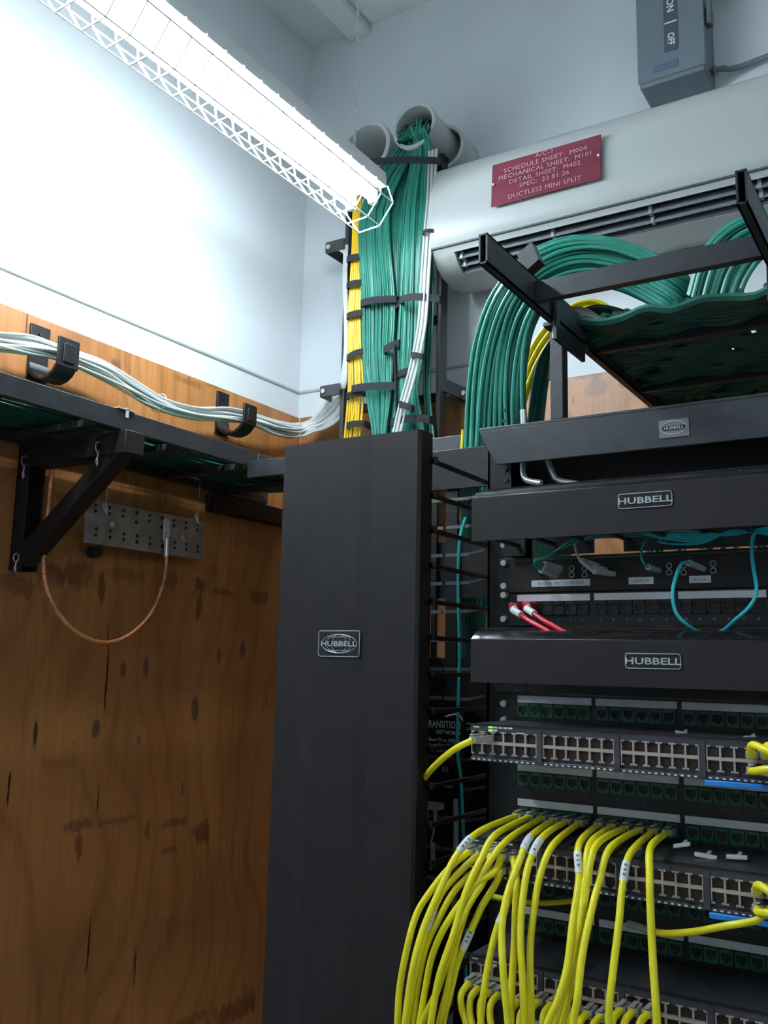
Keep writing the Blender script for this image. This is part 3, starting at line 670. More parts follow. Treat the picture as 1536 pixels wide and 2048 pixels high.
# waterfall of green cables over the runway
WF = 'green cables arching over the runway'
outer = [(926, 1330), (926, 1180), (928, 1040), (929, 905), (936, 790), (953, 680), (988, 585), (1050, 515), (1128, 478), (1215, 476), (1300, 505), (1372, 552)]
inner = [(962, 1330), (975, 1180), (1010, 1040), (1052, 905), (1050, 800), (1052, 720), (1066, 650), (1100, 598), (1160, 570), (1225, 574), (1290, 602), (1350, 640)]
for i in range(64):
    s = (i % 32+.5)/32; Y0 = (1.40 if i < 32 else 1.455)+rnd(-.01, .02); pts = []
    for j, (o, n_) in enumerate(zip(outer, inner)):
        ss = s+.03*math.sin(i*2.1+j*.9)
        p = P(o[0]+(n_[0]-o[0])*ss, o[1]+(n_[1]-o[1])*ss, Y=Y0+.03*math.sin(i*1.7)*(1-abs(j-6)/6)); pts.append(tuple(p))
    e = Vector(pts[-1]); pts += [(e.x+.02, 1.44+rnd(0, .05), 2.34-s*.02), (e.x+.03, 1.62, 2.315), (e.x+.02, 1.95, 2.305)]
    cable('green_cable', pts, .0040, 'green', 'green data cable in the big arch rising behind the rack and over its runway', WF, k=4, n=8)
# second, inner layer (behind)
outer2 = [(1075, 1040), (1080, 905), (1090, 800), (1100, 730), (1118, 670), (1150, 628), (1200, 612), (1262, 628), (1320, 660)]
inner2 = [(1040, 1040), (1052, 905), (1060, 820), (1072, 740), (1096, 690), (1130, 655), (1190, 640), (1250, 655), (1310, 690)]
for i in range(14):
    s = (i+.5)/14; pts = []
    for j, (o, n_) in enumerate(zip(outer2, inner2)):
        p = P(o[0]+(n_[0]-o[0])*s, o[1]+(n_[1]-o[1])*s, Y=1.50+.01*math.sin(i*2)); pts.append(tuple(p))
    cable('green_cable', pts, .0038, 'greenshade', 'green data cable in the small inner arch behind the runway post', 'green cables in the inner arch', k=4, n=7)
for i in range(9):
    s = i/8; pts = []
    for (x, y) in ((1012, 905), (1022, 820), (1044, 740), (1072, 680), (1110, 634), (1155, 606), (1200, 604), (1245, 640), (1290, 700)):
        p = P(x+s*16, y+s*34, Y=1.60+.008*(i % 3)); pts.append(tuple(p))
    cable('yellow_cable', pts, .0036, 'yellow', 'yellow cable arching inside the green cables behind the runway post', 'yellow cables in the arch', k=4)
for i in range(3):
    pts = [tuple(P(x+i*9, y+i*6, Y=1.46)) for x, y in ((1100, 760), (1110, 680), (1140, 622), (1180, 625), (1215, 660), (1232, 690))]
    cable('grey_cable', pts, .0042, 'grey', 'pale grey cable looping under the runway behind its post', 'grey cables under the runway', k=5)
# second waterfall on the right
for i in range(30):
    s = (i+.5)/30; pts = []
    for (o, n_) in zip([(1376, 590), (1402, 508), (1450, 455), (1510, 428), (1580, 420), (1680, 440), (1740, 520)], [(1468, 640), (1488, 570), (1520, 520), (1560, 500), (1610, 496), (1670, 520), (1710, 590)]):
        p = P(o[0]+(n_[0]-o[0])*s, o[1]+(n_[1]-o[1])*s, Y=(1.33 if i % 2 else 1.36)+.008*math.sin(i*1.9)); pts.append(tuple(p))
    e = Vector(pts[-1]); pts += [(.045+.03*s, 1.35, e.z-.12), (.055+.04*s, 1.34, 1.9), (.055+.04*s, 1.33, 1.2)]
    cable('green_cable', pts, .0040, 'green', 'green data cable in the second arch rising over the right side of the runway', 'green cables in the right hand arch', k=4, n=8)
# mass of cables on the runway, running along and across
for i in range(30):
    x = -.432+i*.0087; z = 2.318+rnd(-.004, .01)
    cable('green_cable', [(x, 1.27, z-.025), (x+rnd(-.01, .01), 1.4, z), (x+rnd(-.01, .01), 1.7, z), (x, 1.95, z), (x, 2.15, z-.01)], .0048, 'greenshade', 'green cable lying lengthwise in the dark pile on the overhead runway', 'rest', k=3, n=6)
for i in range(86):
    y = 1.205+i*.0108+rnd(-.002, .002); g_ = i//5; pts = []
    for j in range(9):
        x = -.4425+.276*j/8; pts.append((x, y+.006*math.sin(j*1.3+g_*1.7), 2.2795-.012*abs(math.sin(j*1.15+g_*1.3))+rnd(-.002, .002)))
    cable('green_cable', pts, .0062, 'greenshade', 'green cable lying crosswise in the dark pile on the overhead runway', 'green cables piled crosswise on the runway', k=3, n=6)
for i in range(22):
    x = -.44+i*.0124; y = 1.56+rnd(0, .06)
    cable('green_cable', [(x, y+.08, 2.275), (x+rnd(-.01, .01), y+.03, 2.2), (x+rnd(-.02, .02), y, 2.05), (x+rnd(-.03, .03), y-.14, 1.85), (x+rnd(-.02, .02), y-.15, 1.5), (x, y-.15, 1.2)], .0042, 'greenshade', 'green cable dropping from the runway down behind the rack', 'rest', k=3, n=6)

REST.build('green_cable_mass', 'greenshade', label='remaining green cables deep in the trays, the wall bundle and the runway pile', cat='cables', kind='stuff')

# ------------------------------------------------------------------ horizontal cable managers
def manager(z0, z1, zt, lab, bz):
    t = thing('cable_manager', (RX, 1.05, z0), lab, 'cable manager', 'black horizontal cable managers')
    x0, x1 = -.527, -.083
    MB().prism([(1.050, z0), (1.0535, z0), (1.0535, z1-.001), (1.0535, z1), (1.050, z1)], 0, x0, x1).build('cover', 'black', t, bevel=.0006)
    MB().prism([(1.050, z1), (1.0535, z1-.001), (1.066, z1+.0085), (1.100, zt-.0045), (1.100, zt-.003), (1.065, z1+.0100)], 0, x0, x1).build('cover_lip', 'gloss', t, bevel=.0006)
    MB().prism([(1.100, zt-.0015), (1.118, zt), (1.118, zt+.0015), (1.100, zt)], 0, x0-.012, x1+.012).build('rear_lip', 'gloss', t)
    MB().box(RX-.241, RX+.241, 1.158, 1.1715, bz, zt+.004).build('back_plate', 'black', t)
    for k in range(9):
        xx = x0+.02+k*(x1-x0-.04)/8
        MB().box(xx-.003, xx+.003, 1.062, 1.158, z0+.004, z0+.008).build('finger', 'satin', t); MB().box(xx-.003, xx+.003, 1.075, 1.158, z1+.004, z1+.008).build('finger', 'satin', t)
    return t
m1 = manager(1.945, 2.002, 2.0215, 'black horizontal cable manager with a name badge, the one under the rack top angle', 1.965)
for xa, xb in ((-.527, -.497), (-.455, -.402), (-.362, -.083)): MB().box(xa, xb, 1.150, 1.156, 1.937, 1.969).build('dark_blocker', 'matte', m1)  # added blockers that darken the gap, in place of dark cables
badge(m1, P(1236, 1000, Y=1.05).x, P(1346, 1000, Y=1.05).x, 1.9730, 1.9915, 1.05)
m2 = manager(1.7693, 1.8225, 1.8383, 'black horizontal cable manager with a name badge, just above the green sockets', 1.7558)
badge(m2, P(1250, 1315, Y=1.05).x, P(1363, 1315, Y=1.05).x, 1.7900, 1.8080, 1.05)

# ------------------------------------------------------------------ patch panels
GX0, GP, JP = -.5165, .108, .0168
def jackcopies(src, x0, z0, parent, skip=()):
    pass
def panel(rows, zb, zt, lab, jmat, group, numfrom=1, numbers=True):
    t = thing('patch_panel', (RX, 1.172, zb), lab, 'patch panel', group)
    MB().box(RX-.241, RX+.241, 1.1705, 1.1715, zb+.0005, zt-.0005).box(GX0-.006, -.083, 1.1715, 1.24, zb+.002, zt-.002).build('frame', 'satin', t)
    proto = None; pc = None
    for ri, zs in enumerate(rows):
        for gi in range(4):
            gx = GX0+gi*GP
            MB().box(gx, gx+.1025, 1.1690, 1.1705, zs-.0092, zs).build('label_strip', 'paper', t, bevel=.0004)
            for k in range(6):
                jx = gx+.0008+k*JP
                if proto is None:
                    j = MB()
                    w_, z1_, z0_ = .0158, zs-.0105, zs-.0275
                    j.box(jx, jx+w_, 1.1680, 1.1705, z1_-.0035, z1_).box(jx, jx+w_, 1.1680, 1.1705, z0_, z0_+.003).box(jx, jx+.0022, 1.1680, 1.1705, z0_, z1_).box(jx+w_-.0022, jx+w_, 1.1680, 1.1705, z0_, z1_)
                    j.box(jx+.002, jx+.0055, 1.1682, 1.1705, z0_+.0025, z0_+.0055).box(jx+w_-.0055, jx+w_-.002, 1.1682, 1.1705, z0_+.0025, z0_+.0055)
                    proto = j.build('jack', jmat, t)
                    pc = MB().box(jx+.002, jx+w_-.002, 1.1697, 1.1704, z0_+.002, z1_-.002).build('socket', 'hole', proto)
                    px, pz = jx, zs
                else:
                    c = proto.copy(); COL.objects.link(c); c.parent = t; c.location = (jx-px, 0, zs-pz)
                    d = pc.copy(); COL.objects.link(d); d.parent = c
        if numbers:
            m = MB()
            for n_ in range(24):
                gx = GX0+(n_//6)*GP+(n_ % 6+.5)*JP
                m.text(str(numfrom+ri*24+n_), .0036, (gx, 1.1703, zs-.0352), align='CENTER', depth=.0002)
            m.build('port_numbers', 'paperdim' if jmat != 'jackblack' else 'silver', t)
    return t
PG = 'patch panels in the rack'
panel([1.8860], 1.8440, 1.8885, 'black 24 socket patch panel with the two red cords, between the cable managers', 'jackblack', PG)
panel([1.7517], 1.7110, 1.7555, 'patch panel with a single row of green sockets under the lower cable manager', 'jackgreen', PG)
panel([1.6632, 1.6187], 1.5776, 1.6666, 'two row green patch panel between upper switches, lower row holding yellow cords', 'jackgreen', PG)
panel([1.5298, 1.4853], 1.4440, 1.5330, 'two row green patch panel between the second and third switch', 'jackgreen', PG)
panel([1.3963, 1.3518], 1.3105, 1.3995, 'two row green patch panel under the lowest switch', 'jackgreen', PG)
bp_ = thing('blank_panel', (RX, 1.172, .15), 'plain black blanking panel filling the lower part of the rack', 'panel')
MB().box(RX-.241, RX+.241, 1.168, 1.1715, .15, 1.309).build('plate', 'black', bp_, bevel=.001)
# loose white tag bits
for i, (x, y, w_) in enumerate(((1364, 1467, .012), (1500, 1476, .012), (1364, 1690, .016), (1412, 1712, .022), (1474, 1714, .020), (1270, 1698, .012))):
    p = P(x, y, Y=1.10); MB().obox(p, (w_/2, .004, .0015*(i % 3-1)), (0, .003, 0), (0, 0, .0022)).cyl(p, p+Vector((.002, .012, .003)), .002, 6).build('paper_tag', 'white', bevel=.0006,
        label=['small white tag above the first switch, middle', 'small white tag above the first switch, near the right edge', 'flat white tag above the second switch, left of two knobbly ones', 'knobbly white tag above the second switch, middle', 'white tag above the second switch, nearest the right edge', 'small pale tag above the second switch behind the yellow cords'][i], cat='tag')

# fibre panel
fp = thing('fiber_distribution_box', (RX, 1.172, 1.8885), 'black fibre patch panel with printed white labels under the upper cable manager', 'fibre panel')
MB().box(RX-.241, RX+.241, 1.168, 1.1715, 1.889, 1.9365).box(GX0, -.09, 1.1715, 1.42, 1.890, 1.9355).build('housing', 'black', fp, bevel=.0008)
MB().box(GX0+.0, -.09, 1.1655, 1.168, 1.9315, 1.9335).build('hinge_line', 'swdark', fp)
for (xa, ya, xb, yb, s_, nm, off) in ((1063, 1161, 1180, 1173, 'TB IDS-A / REC DOOR-CAM', 'label', 0), (1257, 1155, 1307, 1168, 'GATE A', 'label', 0), (1378, 1152, 1422, 1165, 'BLS-A', 'label', 0)):
    a, b = P(xa, ya, Y=1.167), P(xb, yb, Y=1.167); zt = a.z; zb = zt-.0088
    l_ = MB().box(a.x, b.x, 1.1670, 1.168, zb, zt).build('label', 'whiteprint', fp)
    MB().text(s_, .0056, ((a.x+b.x)/2, 1.1668, zb+.0022), align='CENTER', depth=.0002, sx=1.05 if len(s_) < 8 else .95).build('lettering', 'paperdim', l_)
for (x, y) in ((1143, 1143), (1169, 1143), (1338, 1138), (1367, 1138), (1426, 1134)):
    p = P(x, y, Y=1.166)
    m = MB()
    for dz in (-.0042, .0042): m.ring((p.x, 1.1665, p.z+dz), (0, 1, 0), .0033, .0009, 14, 5)
    m.build('fibre_coupler', 'grey', fp)
# fibre pigtails
def fcable(pts, mat, lab, grp, r=.0016, plug=None):
    t = thing('fiber_cable', tuple(pts[0]), lab, 'fibre cable', grp)
    MB().tube(spline(pts, 6), r, 7).build('cord', mat, t)
    if plug: 
        for (a, b) in plug: MB().cyl(a, b, .0036, 8, .0042).build('plug_boot', 'grey', t)
    return t
for i in range(4):
    a = P(1110+i*4, 1152-i*5, Y=1.155); b = P(1082+i*2, 1140-i*4, Y=1.12)
    fcable([a, b, P(1068, 1128-i*3, Y=1.11), P(1085+i*3, 1115, Y=1.11), P(1140, 1090-i*2, Y=1.12), P(1180, 1077, Y=1.13), P(1260, 1072-i, Y=1.14)], 'tealgreen', f'green fibre cord plugged in at the panel left end, {["lowest", "second from the bottom", "third from the bottom", "highest"][i]} of four', 'fibre cords at the left of the fibre panel', .0014, [(a, b)])
for i in range(5):
    a = P(1228-i*8, 1148-i*4+(i % 2)*3, Y=1.155); b = P(1188-i*6, 1142-i*5, Y=1.12)
    fcable([a, b, P(1166-i*2, 1126-i*2, Y=1.11), P(1153, 1105, Y=1.115), P(1150, 1085, Y=1.13), P(1160, 1070, Y=1.14)], 'grey', 'grey fibre cord in the fanned bunch plugged left of the GATE A label', 'grey fibre cords in the fanned bunch', .0017, [(a, b)])
a, b = P(1318, 1142, Y=1.155), P(1296, 1134, Y=1.12)
fcable([a, b, P(1284, 1120, Y=1.11), P(1284, 1098, Y=1.115), P(1294, 1080, Y=1.13), P(1310, 1066, Y=1.14)], 'tealgreen', 'green fibre cord dropping to a plug above the GATE A label', None, .0017, [(a, b)])
a, b = P(1408, 1138, Y=1.155), P(1378, 1126, Y=1.12)
fcable([a, b, P(1362, 1130, Y=1.10), P(1350, 1160, Y=1.085), P(1345, 1190, Y=1.08), P(1352, 1225, Y=1.08), P(1375, 1250, Y=1.085), P(1400, 1264, Y=1.10), P(1440, 1264, Y=1.10), P(1470, 1240, Y=1.085), P(1500, 1212, Y=1.08), P(1513, 1180, Y=1.085), P(1506, 1130, Y=1.11), P(1504, 1090, Y=1.13), P(1510, 1060, Y=1.14)], 'teal', 'bright aqua fibre cord hanging in a wide loop in front of the patch panel', None, .0022, [(a, b)])
for i in range(7):
    dy = i*4.2-11
    fcable([P(1250+i*14, 1068+dy*.3, Y=1.13), P(1320, 1072+dy*(.9-.25*(i % 3)), Y=1.125), P(1400, 1074+dy*.9, Y=1.12), P(1460, 1067-dy*(.3+.2*(i % 2)), Y=1.125), P(1515, 1062+dy*.3, Y=1.13), P(1600, 1058+dy, Y=1.13), Vector((-.02, 1.135, 1.96)), Vector((.015, 1.14, 1.90)), Vector((.02, 1.14, 1.3))], 'teal', 'aqua fibre cord in the bunch slung under the upper cable manager', 'aqua fibre cords under the upper cable manager', .0013)
for i in range(2): fcable([P(1150, 1082, Y=1.12), P(1190, 1072+i*3, Y=1.12), P(1240, 1070+i*4, Y=1.125), P(1300, 1064+i*5, Y=1.13), P(1340, 1060, Y=1.14)], 'green', 'green fibre cord tied under the left part of the upper cable manager', 'green fibre cords tied under the upper manager')
# red cords
for i, (x, y) in enumerate(((1030, 1216), (1057, 1214))):
    t = thing('red_patch_cord', tuple(P(x, y, Y=1.16)), ['short red patch cord with white sleeve in the first socket of the black panel', 'short red patch cord with white sleeve in the second socket of the black panel'][i], 'patch cord', 'red patch cords')
    pl_ = MB().obox(P(x+2, y-1, Y=1.158), (.006, 0, 0), (0, .011, 0), (0, 0, .0055)).build('plug', 'red', t, bevel=.001)
    a, b = P(x-4, y+4, Y=1.13), P(x+12, y+14, Y=1.118)
    MB().cyl(P(x, y, Y=1.150), a, .0042, 10).cyl(a, b, .0048, 10).build('sleeve', 'white', t)
    MB().tube(spline([b, P(x+32, y+28, Y=1.11), P(x+55, y+40, Y=1.10), P(x+80, y+54, Y=1.095), P(x+110, y+66, Y=1.10)], 6), .0033, 9).build('cord', 'red', t)

# ------------------------------------------------------------------ switches
def switch(z0, lab, leds=True):
    z1 = z0+.0437; zc = z0+.0222
    t = thing('network_switch', (RX, 1.05, z0), lab, 'network switch', 'network switches in the rack')
    x0, x1 = -.5265, -.0835; Y = 1.05
    MB().box(x0, x1, Y+.0045, 1.163, z0, z1).box(x0, x1, Y, Y+.0045, z1-.0095, z1).box(x0, x1, Y, Y+.0045, z0, z0+.0045).build('chassis', 'swdark', t, bevel=.0006)
    MB().box(x0-.006, x1+.006, Y-.001, Y+.004, z1-.0012, z1+.0006).build('top_edge', 'black', t)
    src = None
    for g_ in range(4):
        gx = x0+.0015+g_*.0918+(.0 if g_ == 0 else .0015*g_); pw = .01425
        MB().box(gx+pw*6+.0005, gx+pw*6+.0070, Y-.0015, Y+.004, z0+.002, z1-.003).build('divider', 'swdark', t)
        MB().box(gx, gx+pw*6, Y-.0008, Y+.0045, zc-.0019, zc+.0017).build('shield_bar', 'portmetal', t)
        for k in range(6):
            for row in (0, 1):
                px_ = gx+k*pw; pz0 = zc+.0017 if row else zc-.0019-.0118
                if src is None:
                    fr = MB().box(px_, px_+.0010, Y-.0004, Y+.0045, pz0, pz0+.0118).box(px_+pw-.0010, px_+pw, Y-.0004, Y+.0045, pz0, pz0+.0118)
                    if row == 0: fr.box(px_, px_+.0040, Y-.0004, Y+.002, pz0, pz0+.0026).box(px_+pw-.0040, px_+pw, Y-.0004, Y+.002, pz0, pz0+.0026)
                    src = {}
                if row not in src:
                    fr = MB().box(px_, px_+.0010, Y-.0004, Y+.0045, pz0, pz0+.0118).box(px_+pw-.0010, px_+pw, Y-.0004, Y+.0045, pz0, pz0+.0118)
                    zz = pz0 if row == 0 else pz0+.0118-.0024
                    fr.prism([(px_, zz), (px_+.0042, zz), (px_+.0030, zz+.0024)] if row == 0 else [(px_, zz+.0024), (px_+.0030, zz), (px_+.0042, zz+.0024)], 1, Y-.0004, Y+.002)
                    fr.prism([(px_+pw, zz), (px_+pw-.0042, zz), (px_+pw-.0030, zz+.0024)] if row == 0 else [(px_+pw, zz+.0024), (px_+pw-.0030, zz), (px_+pw-.0042, zz+.0024)], 1, Y-.0004, Y+.002)
                    o = fr.build('port', 'portmetal', t)
                    h_ = MB().box(px_+.0009, px_+pw-.0009, Y+.0035, Y+.0044, pz0+.0002, pz0+.0116).build('socket', 'portdark', o)
                    src[row] = (o, h_, px_, pz0)
                else:
                    o, h_, sx, sz = src[row]; c = o.copy(); COL.objects.link(c); c.parent = t; c.location = (px_-sx, 0, pz0-sz)
                    d = h_.copy(); COL.objects.link(d); d.parent = c
    m = MB()
    for k in range(48):
        if k//12 >= 4: continue
        gx = x0+.0015+(k//12)*.0933+(k % 12)*.0071
        m.box(gx+.0018, gx+.0048, Y-.0003, Y+.0002, z0+.0012, z0+.0028)
    m.build('port_marks', 'whiteprint', t)
    m = MB()
    for k in range(4):
        for r_ in range(2 if k == 0 else 1): m.box(x0+.031+k*.0066, x0+.0362+k*.0066, Y-.0003, Y+.0002, z1-.0040-r_*.0036, z1-.0018-r_*.0036)
    m.build('indicator_marks', 'paper', t)
    m = MB()
    for r_ in range(2): m.box(x0+.0245, x0+.0302, Y-.0004, Y+.0002, z1-.0042-r_*.0036, z1-.0018-r_*.0036)
    m.build('status_lights', 'ledgreen', t)
    MB().box(x0+.062, x0+.072, Y-.0003, Y+.0002, z1-.0086, z1-.0074).box(x0+.0045, x0+.012, Y-.0003, Y+.0002, z1-.004, z1-.0028).build('maker_mark', 'whiteprint', t)
    bl = MB().box(-.2470, -.165, Y-.004, Y+.010, z0-.0060, z0-.0002).build('blue_tab', 'blue', t, bevel=.0008, label='blue plastic tab')
    return t
switch(1.6755, 'grey 48 port network switch, topmost of the three, above the row of yellow cords')
switch(1.5420, 'grey 48 port network switch, middle one, partly covered by falling yellow cords')
switch(1.4085, 'grey 48 port network switch, lowest one at the bottom edge of the photo')

# ------------------------------------------------------------------ yellow patch cords
def C7(x, y): return (780+x*.4922, 1600+y*.4922)
def cord(pts, lab, grp, plugdir=(0, 1, 0), label_at=None, r=.0040, ys=None, plug=True, plen=.022):
    t = thing('yellow_patch_cord', tuple(pts[0]), lab, 'patch cord', grp)
    if plug:
        p = Vector(pts[0]); d = Vector(plugdir).normalized(); sd = d.cross(Vector((0, 0, 1))).normalized(); up = sd.cross(d)
        pl_ = MB().obox(p+d*plen*.45, d*plen*.5, sd*.0057, up*.0040).obox(p+d*plen*.3+up*.0062, d*plen*.42, sd*.0028, up*.0007).build('plug', 'clear', t, bevel=.0008, label='clear plastic plug')
        MB().obox(p+d*plen*.8, d*.003, sd*.0042, up*.0028).build('contacts', 'screw', pl_)
    sp = spline(pts, 7); MB().tube(sp, r, 10).build('cord', 'yellow', t)
    if label_at:
        i0 = int(label_at*(len(sp)-1)); i1 = min(len(sp)-1, i0+4)
        seg = sp[i0:i1+1]; w_ = MB().tube(seg, r+.0005, 12).build('label_wrap', 'white', t, label='white paper label wrap')
        mid = (seg[1]+seg[2])/2; d = (seg[2]-seg[1]).normalized(); v = (EYE-mid).normalized(); side = d.cross(v).normalized()
        m = MB()
        for q in range(3): m.obox(mid+d*(q-1)*.0052+v*(r+.0006), d*.0013, side*.0016, v*.0003)
        m.build('print_marks', 'paperdim', w_)
    return t
row1 = [[(485,55),(360,130),(270,225),(200,370),(130,540),(90,700),(60,910),(40,1050)],
 [(540,62),(430,140),(370,240),(310,370),(260,540),(200,720),(165,910),(140,1050)],
 [(590,72),(480,160),(385,280),(320,420),(270,580),(235,760),(200,910),(180,1050)],
 [(640,80),(570,150),(525,250),(475,390),(455,520),(460,700),(480,910),(490,1050)],
 [(695,80),(620,150),(565,260),(540,400),(530,560),(540,750),(545,910),(545,1050)],
 [(750,92),(665,180),(612,300),(585,450),(570,600),(572,760),(575,910),(580,1050)],
 [(805,98),(768,180),(768,320),(742,500),(720,680),(680,820),(640,910),(600,1050)],
 [(860,100),(812,180),(795,320),(775,470),(740,650),(700,800),(670,910),(640,1050)],
 [(915,103),(850,170),(815,250),(790,420),(760,600),(735,760),(700,910),(680,1050)],
 [(985,112),(895,195),(850,330),(812,480),(780,640),(762,800),(745,910),(735,1050)],
 [(1045,122),(975,220),(945,350),(930,500),(908,680),(893,820),(888,910),(885,1050)],
 [(1110,120),(1060,190),(1055,300),(1060,480),(1070,680),(1080,820),(1085,910),(1090,1050)]]
ordn = ['first', 'second', 'third', 'fourth', 'fifth', 'sixth', 'seventh', 'eighth', 'ninth', 'tenth', 'eleventh', 'twelfth']
yd1 = [1.142, 1.034, 1.004, .98, .965, .955, .955, .955]
labs1 = {0: .19, 3: .16, 4: .17, 6: .19, 10: .19}
for i, w_ in enumerate(row1):
    dd = [.0, -.0, .0, .006*(i % 3), .010*(i % 3), .012*(i % 3), .012*(i % 3), .012*(i % 3)]
    pts = [P(*C7(x, y), Y=yy+d_) for (x, y), yy, d_ in zip(w_, yd1, dd)]
    # seat plug on the socket line of the panel row
    jx = GX0+(i//6)*GP+(i % 6+.5)*JP; pts[0] = Vector((jx, 1.146, 1.6187-.019)); 
    cord(pts, f'yellow patch cord, {ordn[i]} from left in the plugged panel row'+(', with white label wrap' if i in labs1 else ''), 'yellow cords from the two row panel', (0, 1, 0), labs1.get(i))
row2 = [[(325,225),(250,268),(180,350),(110,460),(70,600),(40,760),(30,910),(20,1050)],
 [(372,240),(285,290),(215,370),(165,480),(118,640),(88,780),(68,910),(60,1050)],
 [(395,275),(320,310),(262,370),(205,470),(145,600),(112,760),(95,910),(85,1050)],
 [(458,252),(385,320),(335,400),(285,500),(235,640),(190,780),(130,910),(110,1050)],
 [(508,258),(425,290),(350,340),(295,410),(220,520),(170,640),(145,760),(120,910)],
 [(490,292),(425,350),(375,430),(330,530),(275,660),(245,780),(215,910),(205,1050)],
 [(548,265),(515,330),(510,450),(505,600),(495,750),(490,910),(488,1050)],
 [(530,300),(480,410),(435,520),(405,640),(380,790),(368,910),(360,1050)]]
labs2 = {1: .40, 5: .44, 7: .22}
plugx2 = [0, 1, 1, 2, 3, 3, 4, 4]
for i, w_ in enumerate(row2):
    yd = [1.026, 1.005, .99, .98, .975, .975, .975, .975]
    pts = [P(*C7(x, y), Y=yy+.006*(i % 3)) for (x, y), yy in zip(w_, yd)]
    jx = -.5265+.0015+(plugx2[i]+.5)*.01425; zc = 1.5420+.0222
    pts[0] = Vector((jx, 1.030, zc+(.0075 if i in (0, 1, 3, 4, 6) else -.0078)))
    cord(pts, f'yellow patch cord, {ordn[i]} of eight in middle switch left end'+(', with white label wrap' if i in labs2 else ''), 'yellow cords from the middle switch', (0, 1, 0), labs2.get(i))
row3 = [(0, 320, 745), (1, 358, 765), (2, 400, 780), (3, 440, 790), (4, 520, 820), (5, 560, 835), (6, 600, 820), (7, 655, 832), (8, 745, 872), (9, 800, 868), (10, 855, 880), (12, 935, 855), (13, 985, 862), (15, 1045, 870)]
for i, (c_, x, y) in enumerate(row3):
    pts = [P(*C7(x, y), Y=1.028), P(*C7(x-28, y+35), Y=1.01), P(*C7(x-34, y+90), Y=1.0), P(*C7(x-20, y+170), Y=.995), P(*C7(x-5, y+300), Y=.99)]
    if i == 0: pts = [P(*C7(x, y), Y=1.028), P(*C7(290, 790), Y=1.01), P(*C7(292, 850), Y=1.0), P(*C7(310, 910), Y=.995), P(*C7(330, 1050), Y=.99)]
    cord(pts, f'short visible yellow cord, number {i+1} counting from the left in the lowest switch', 'yellow cords in the lowest switch', (0, 1, 0))
# cord to the first port of the top switch
pts = [Vector((-.5265+.0015+.007, 1.026, 1.6755+.0222+.0078)), P(912, 1497, Y=1.02), P(880, 1522, Y=1.04), P(852, 1552, Y=1.075), P(835, 1585, Y=1.10), P(815, 1650, Y=1.12)]
pts[0] = P(946, 1480, Y=1.022)
cord(pts, 'yellow patch cord leaving the first port of the topmost switch to the left', None, (.35, 1, .05), plen=.03)
for sw, zz, nm in ((0, 1.6755, 'topmost'), (1, 1.5420, 'middle')):
    for k, (dx, dz) in enumerate(((0, .0078), (0, -.0078), (.01425, .0078), (.01425, -.0078), (.0285, .0078))):
        gx = -.5265+.0015+3*.0933+3.5*.01425+dx; z = zz+.0222+dz
        a = Vector((gx, 1.028, z))
        cord([a, a+Vector((.006, -.022, .002+.01*(dz > 0))), a+Vector((.03, -.035, .006)), a+Vector((.09, -.04, .0)), a+Vector((.17, -.02, -.02)), a+Vector((.235, 0, -.10)), a+Vector((.25, .04, -.35)), a+Vector((.25, .06, -.9))],
             f'yellow cord in the right end cluster of the {nm} switch, {["top left", "bottom left", "top middle", "bottom middle", "top right"][k]}', f'yellow cords at the right end of the {nm} switch')
g0 = P(1258, 1848, Y=1.10)
t = thing('yellow_patch_cord', tuple(g0), 'yellow patch cord with a grey end sleeve running sideways under the middle switch', 'patch cord')
MB().cyl(g0, P(1298, 1861, Y=1.08), .0045, 10, .0038).build('sleeve', 'grey', t)
MB().tube(spline([P(1296, 1860, Y=1.082), P(1330, 1867, Y=1.06), P(1390, 1863, Y=1.04), P(1450, 1852, Y=1.03), P(1510, 1842, Y=1.03), P(1600, 1820, Y=1.04), Vector((.01, 1.06, 1.50)), Vector((.04, 1.09, 1.30)), Vector((.045, 1.12, .8))], 6), .0038, 10).build('cord', 'yellow', t)
cable('yellow_cable', [P(975, 1790, Y=1.14), P(1020, 1800, Y=1.14), P(1080, 1806, Y=1.14), P(1145, 1802, Y=1.14)], .0036, 'yellow', 'yellow cable in the shadow behind the falling cords, under the middle switch', None)

# ------------------------------------------------------------------ vertical cable manager with tall cover
vm = thing('vertical_cable_manager', (-.72, 1.15, 0), 'tall black vertical cable manager with plain cover and oval name badge, left of the rack', 'cable manager')
X0, X1, ZT = -.8336, -.604, 2.102
MB().prism([(X0, 1.082), (X0, 1.0505), (X0+.044, 1.0495), (X0+.062, 1.0470), (X0+.136, 1.0468), (X0+.156, 1.0490), (X1-.004, 1.0497), (X1, 1.054), (X1, 1.084), (X1-.002, 1.084), (X1-.002, 1.0555), (X1-.006, 1.0520), (X0+.156, 1.0510), (X0+.136, 1.0488), (X0+.062, 1.0490), (X0+.044, 1.0515), (X0+.002, 1.0525), (X0+.002, 1.082)], 2, .06, ZT).build('cover', 'black', vm, smooth=False)
b0, b1 = P(637, 1262, Y=1.045), P(719, 1315, Y=1.045)
badge(vm, b0.x, b1.x, b1.z, b0.z+.001, 1.0467, oval=True, ts=.0098)
MB().box(X0, X0+.004, 1.09, 1.31, .02, 2.08).build('side_panel', 'black', vm)
zwt, zwb, zw2 = P(880, 1197, Y=1.31).z, P(880, 1316, Y=1.31).z, P(880, 1085, Y=1.31).z
MB().box(X0, -.602, 1.308, 1.311, .02, zwb).box(X0, -.602, 1.308, 1.311, zwt, zw2).build('back_plate', 'matte', vm)
m = MB()
for x in (867, 902): p = P(x, 1200, Y=1.30); m.box(p.x-.004-(.006 if x > 900 else 0), p.x+.004+(.006 if x > 900 else 0), 1.300, 1.306, .02, 2.07)
m.build('lattice_bar', 'matte', vm)
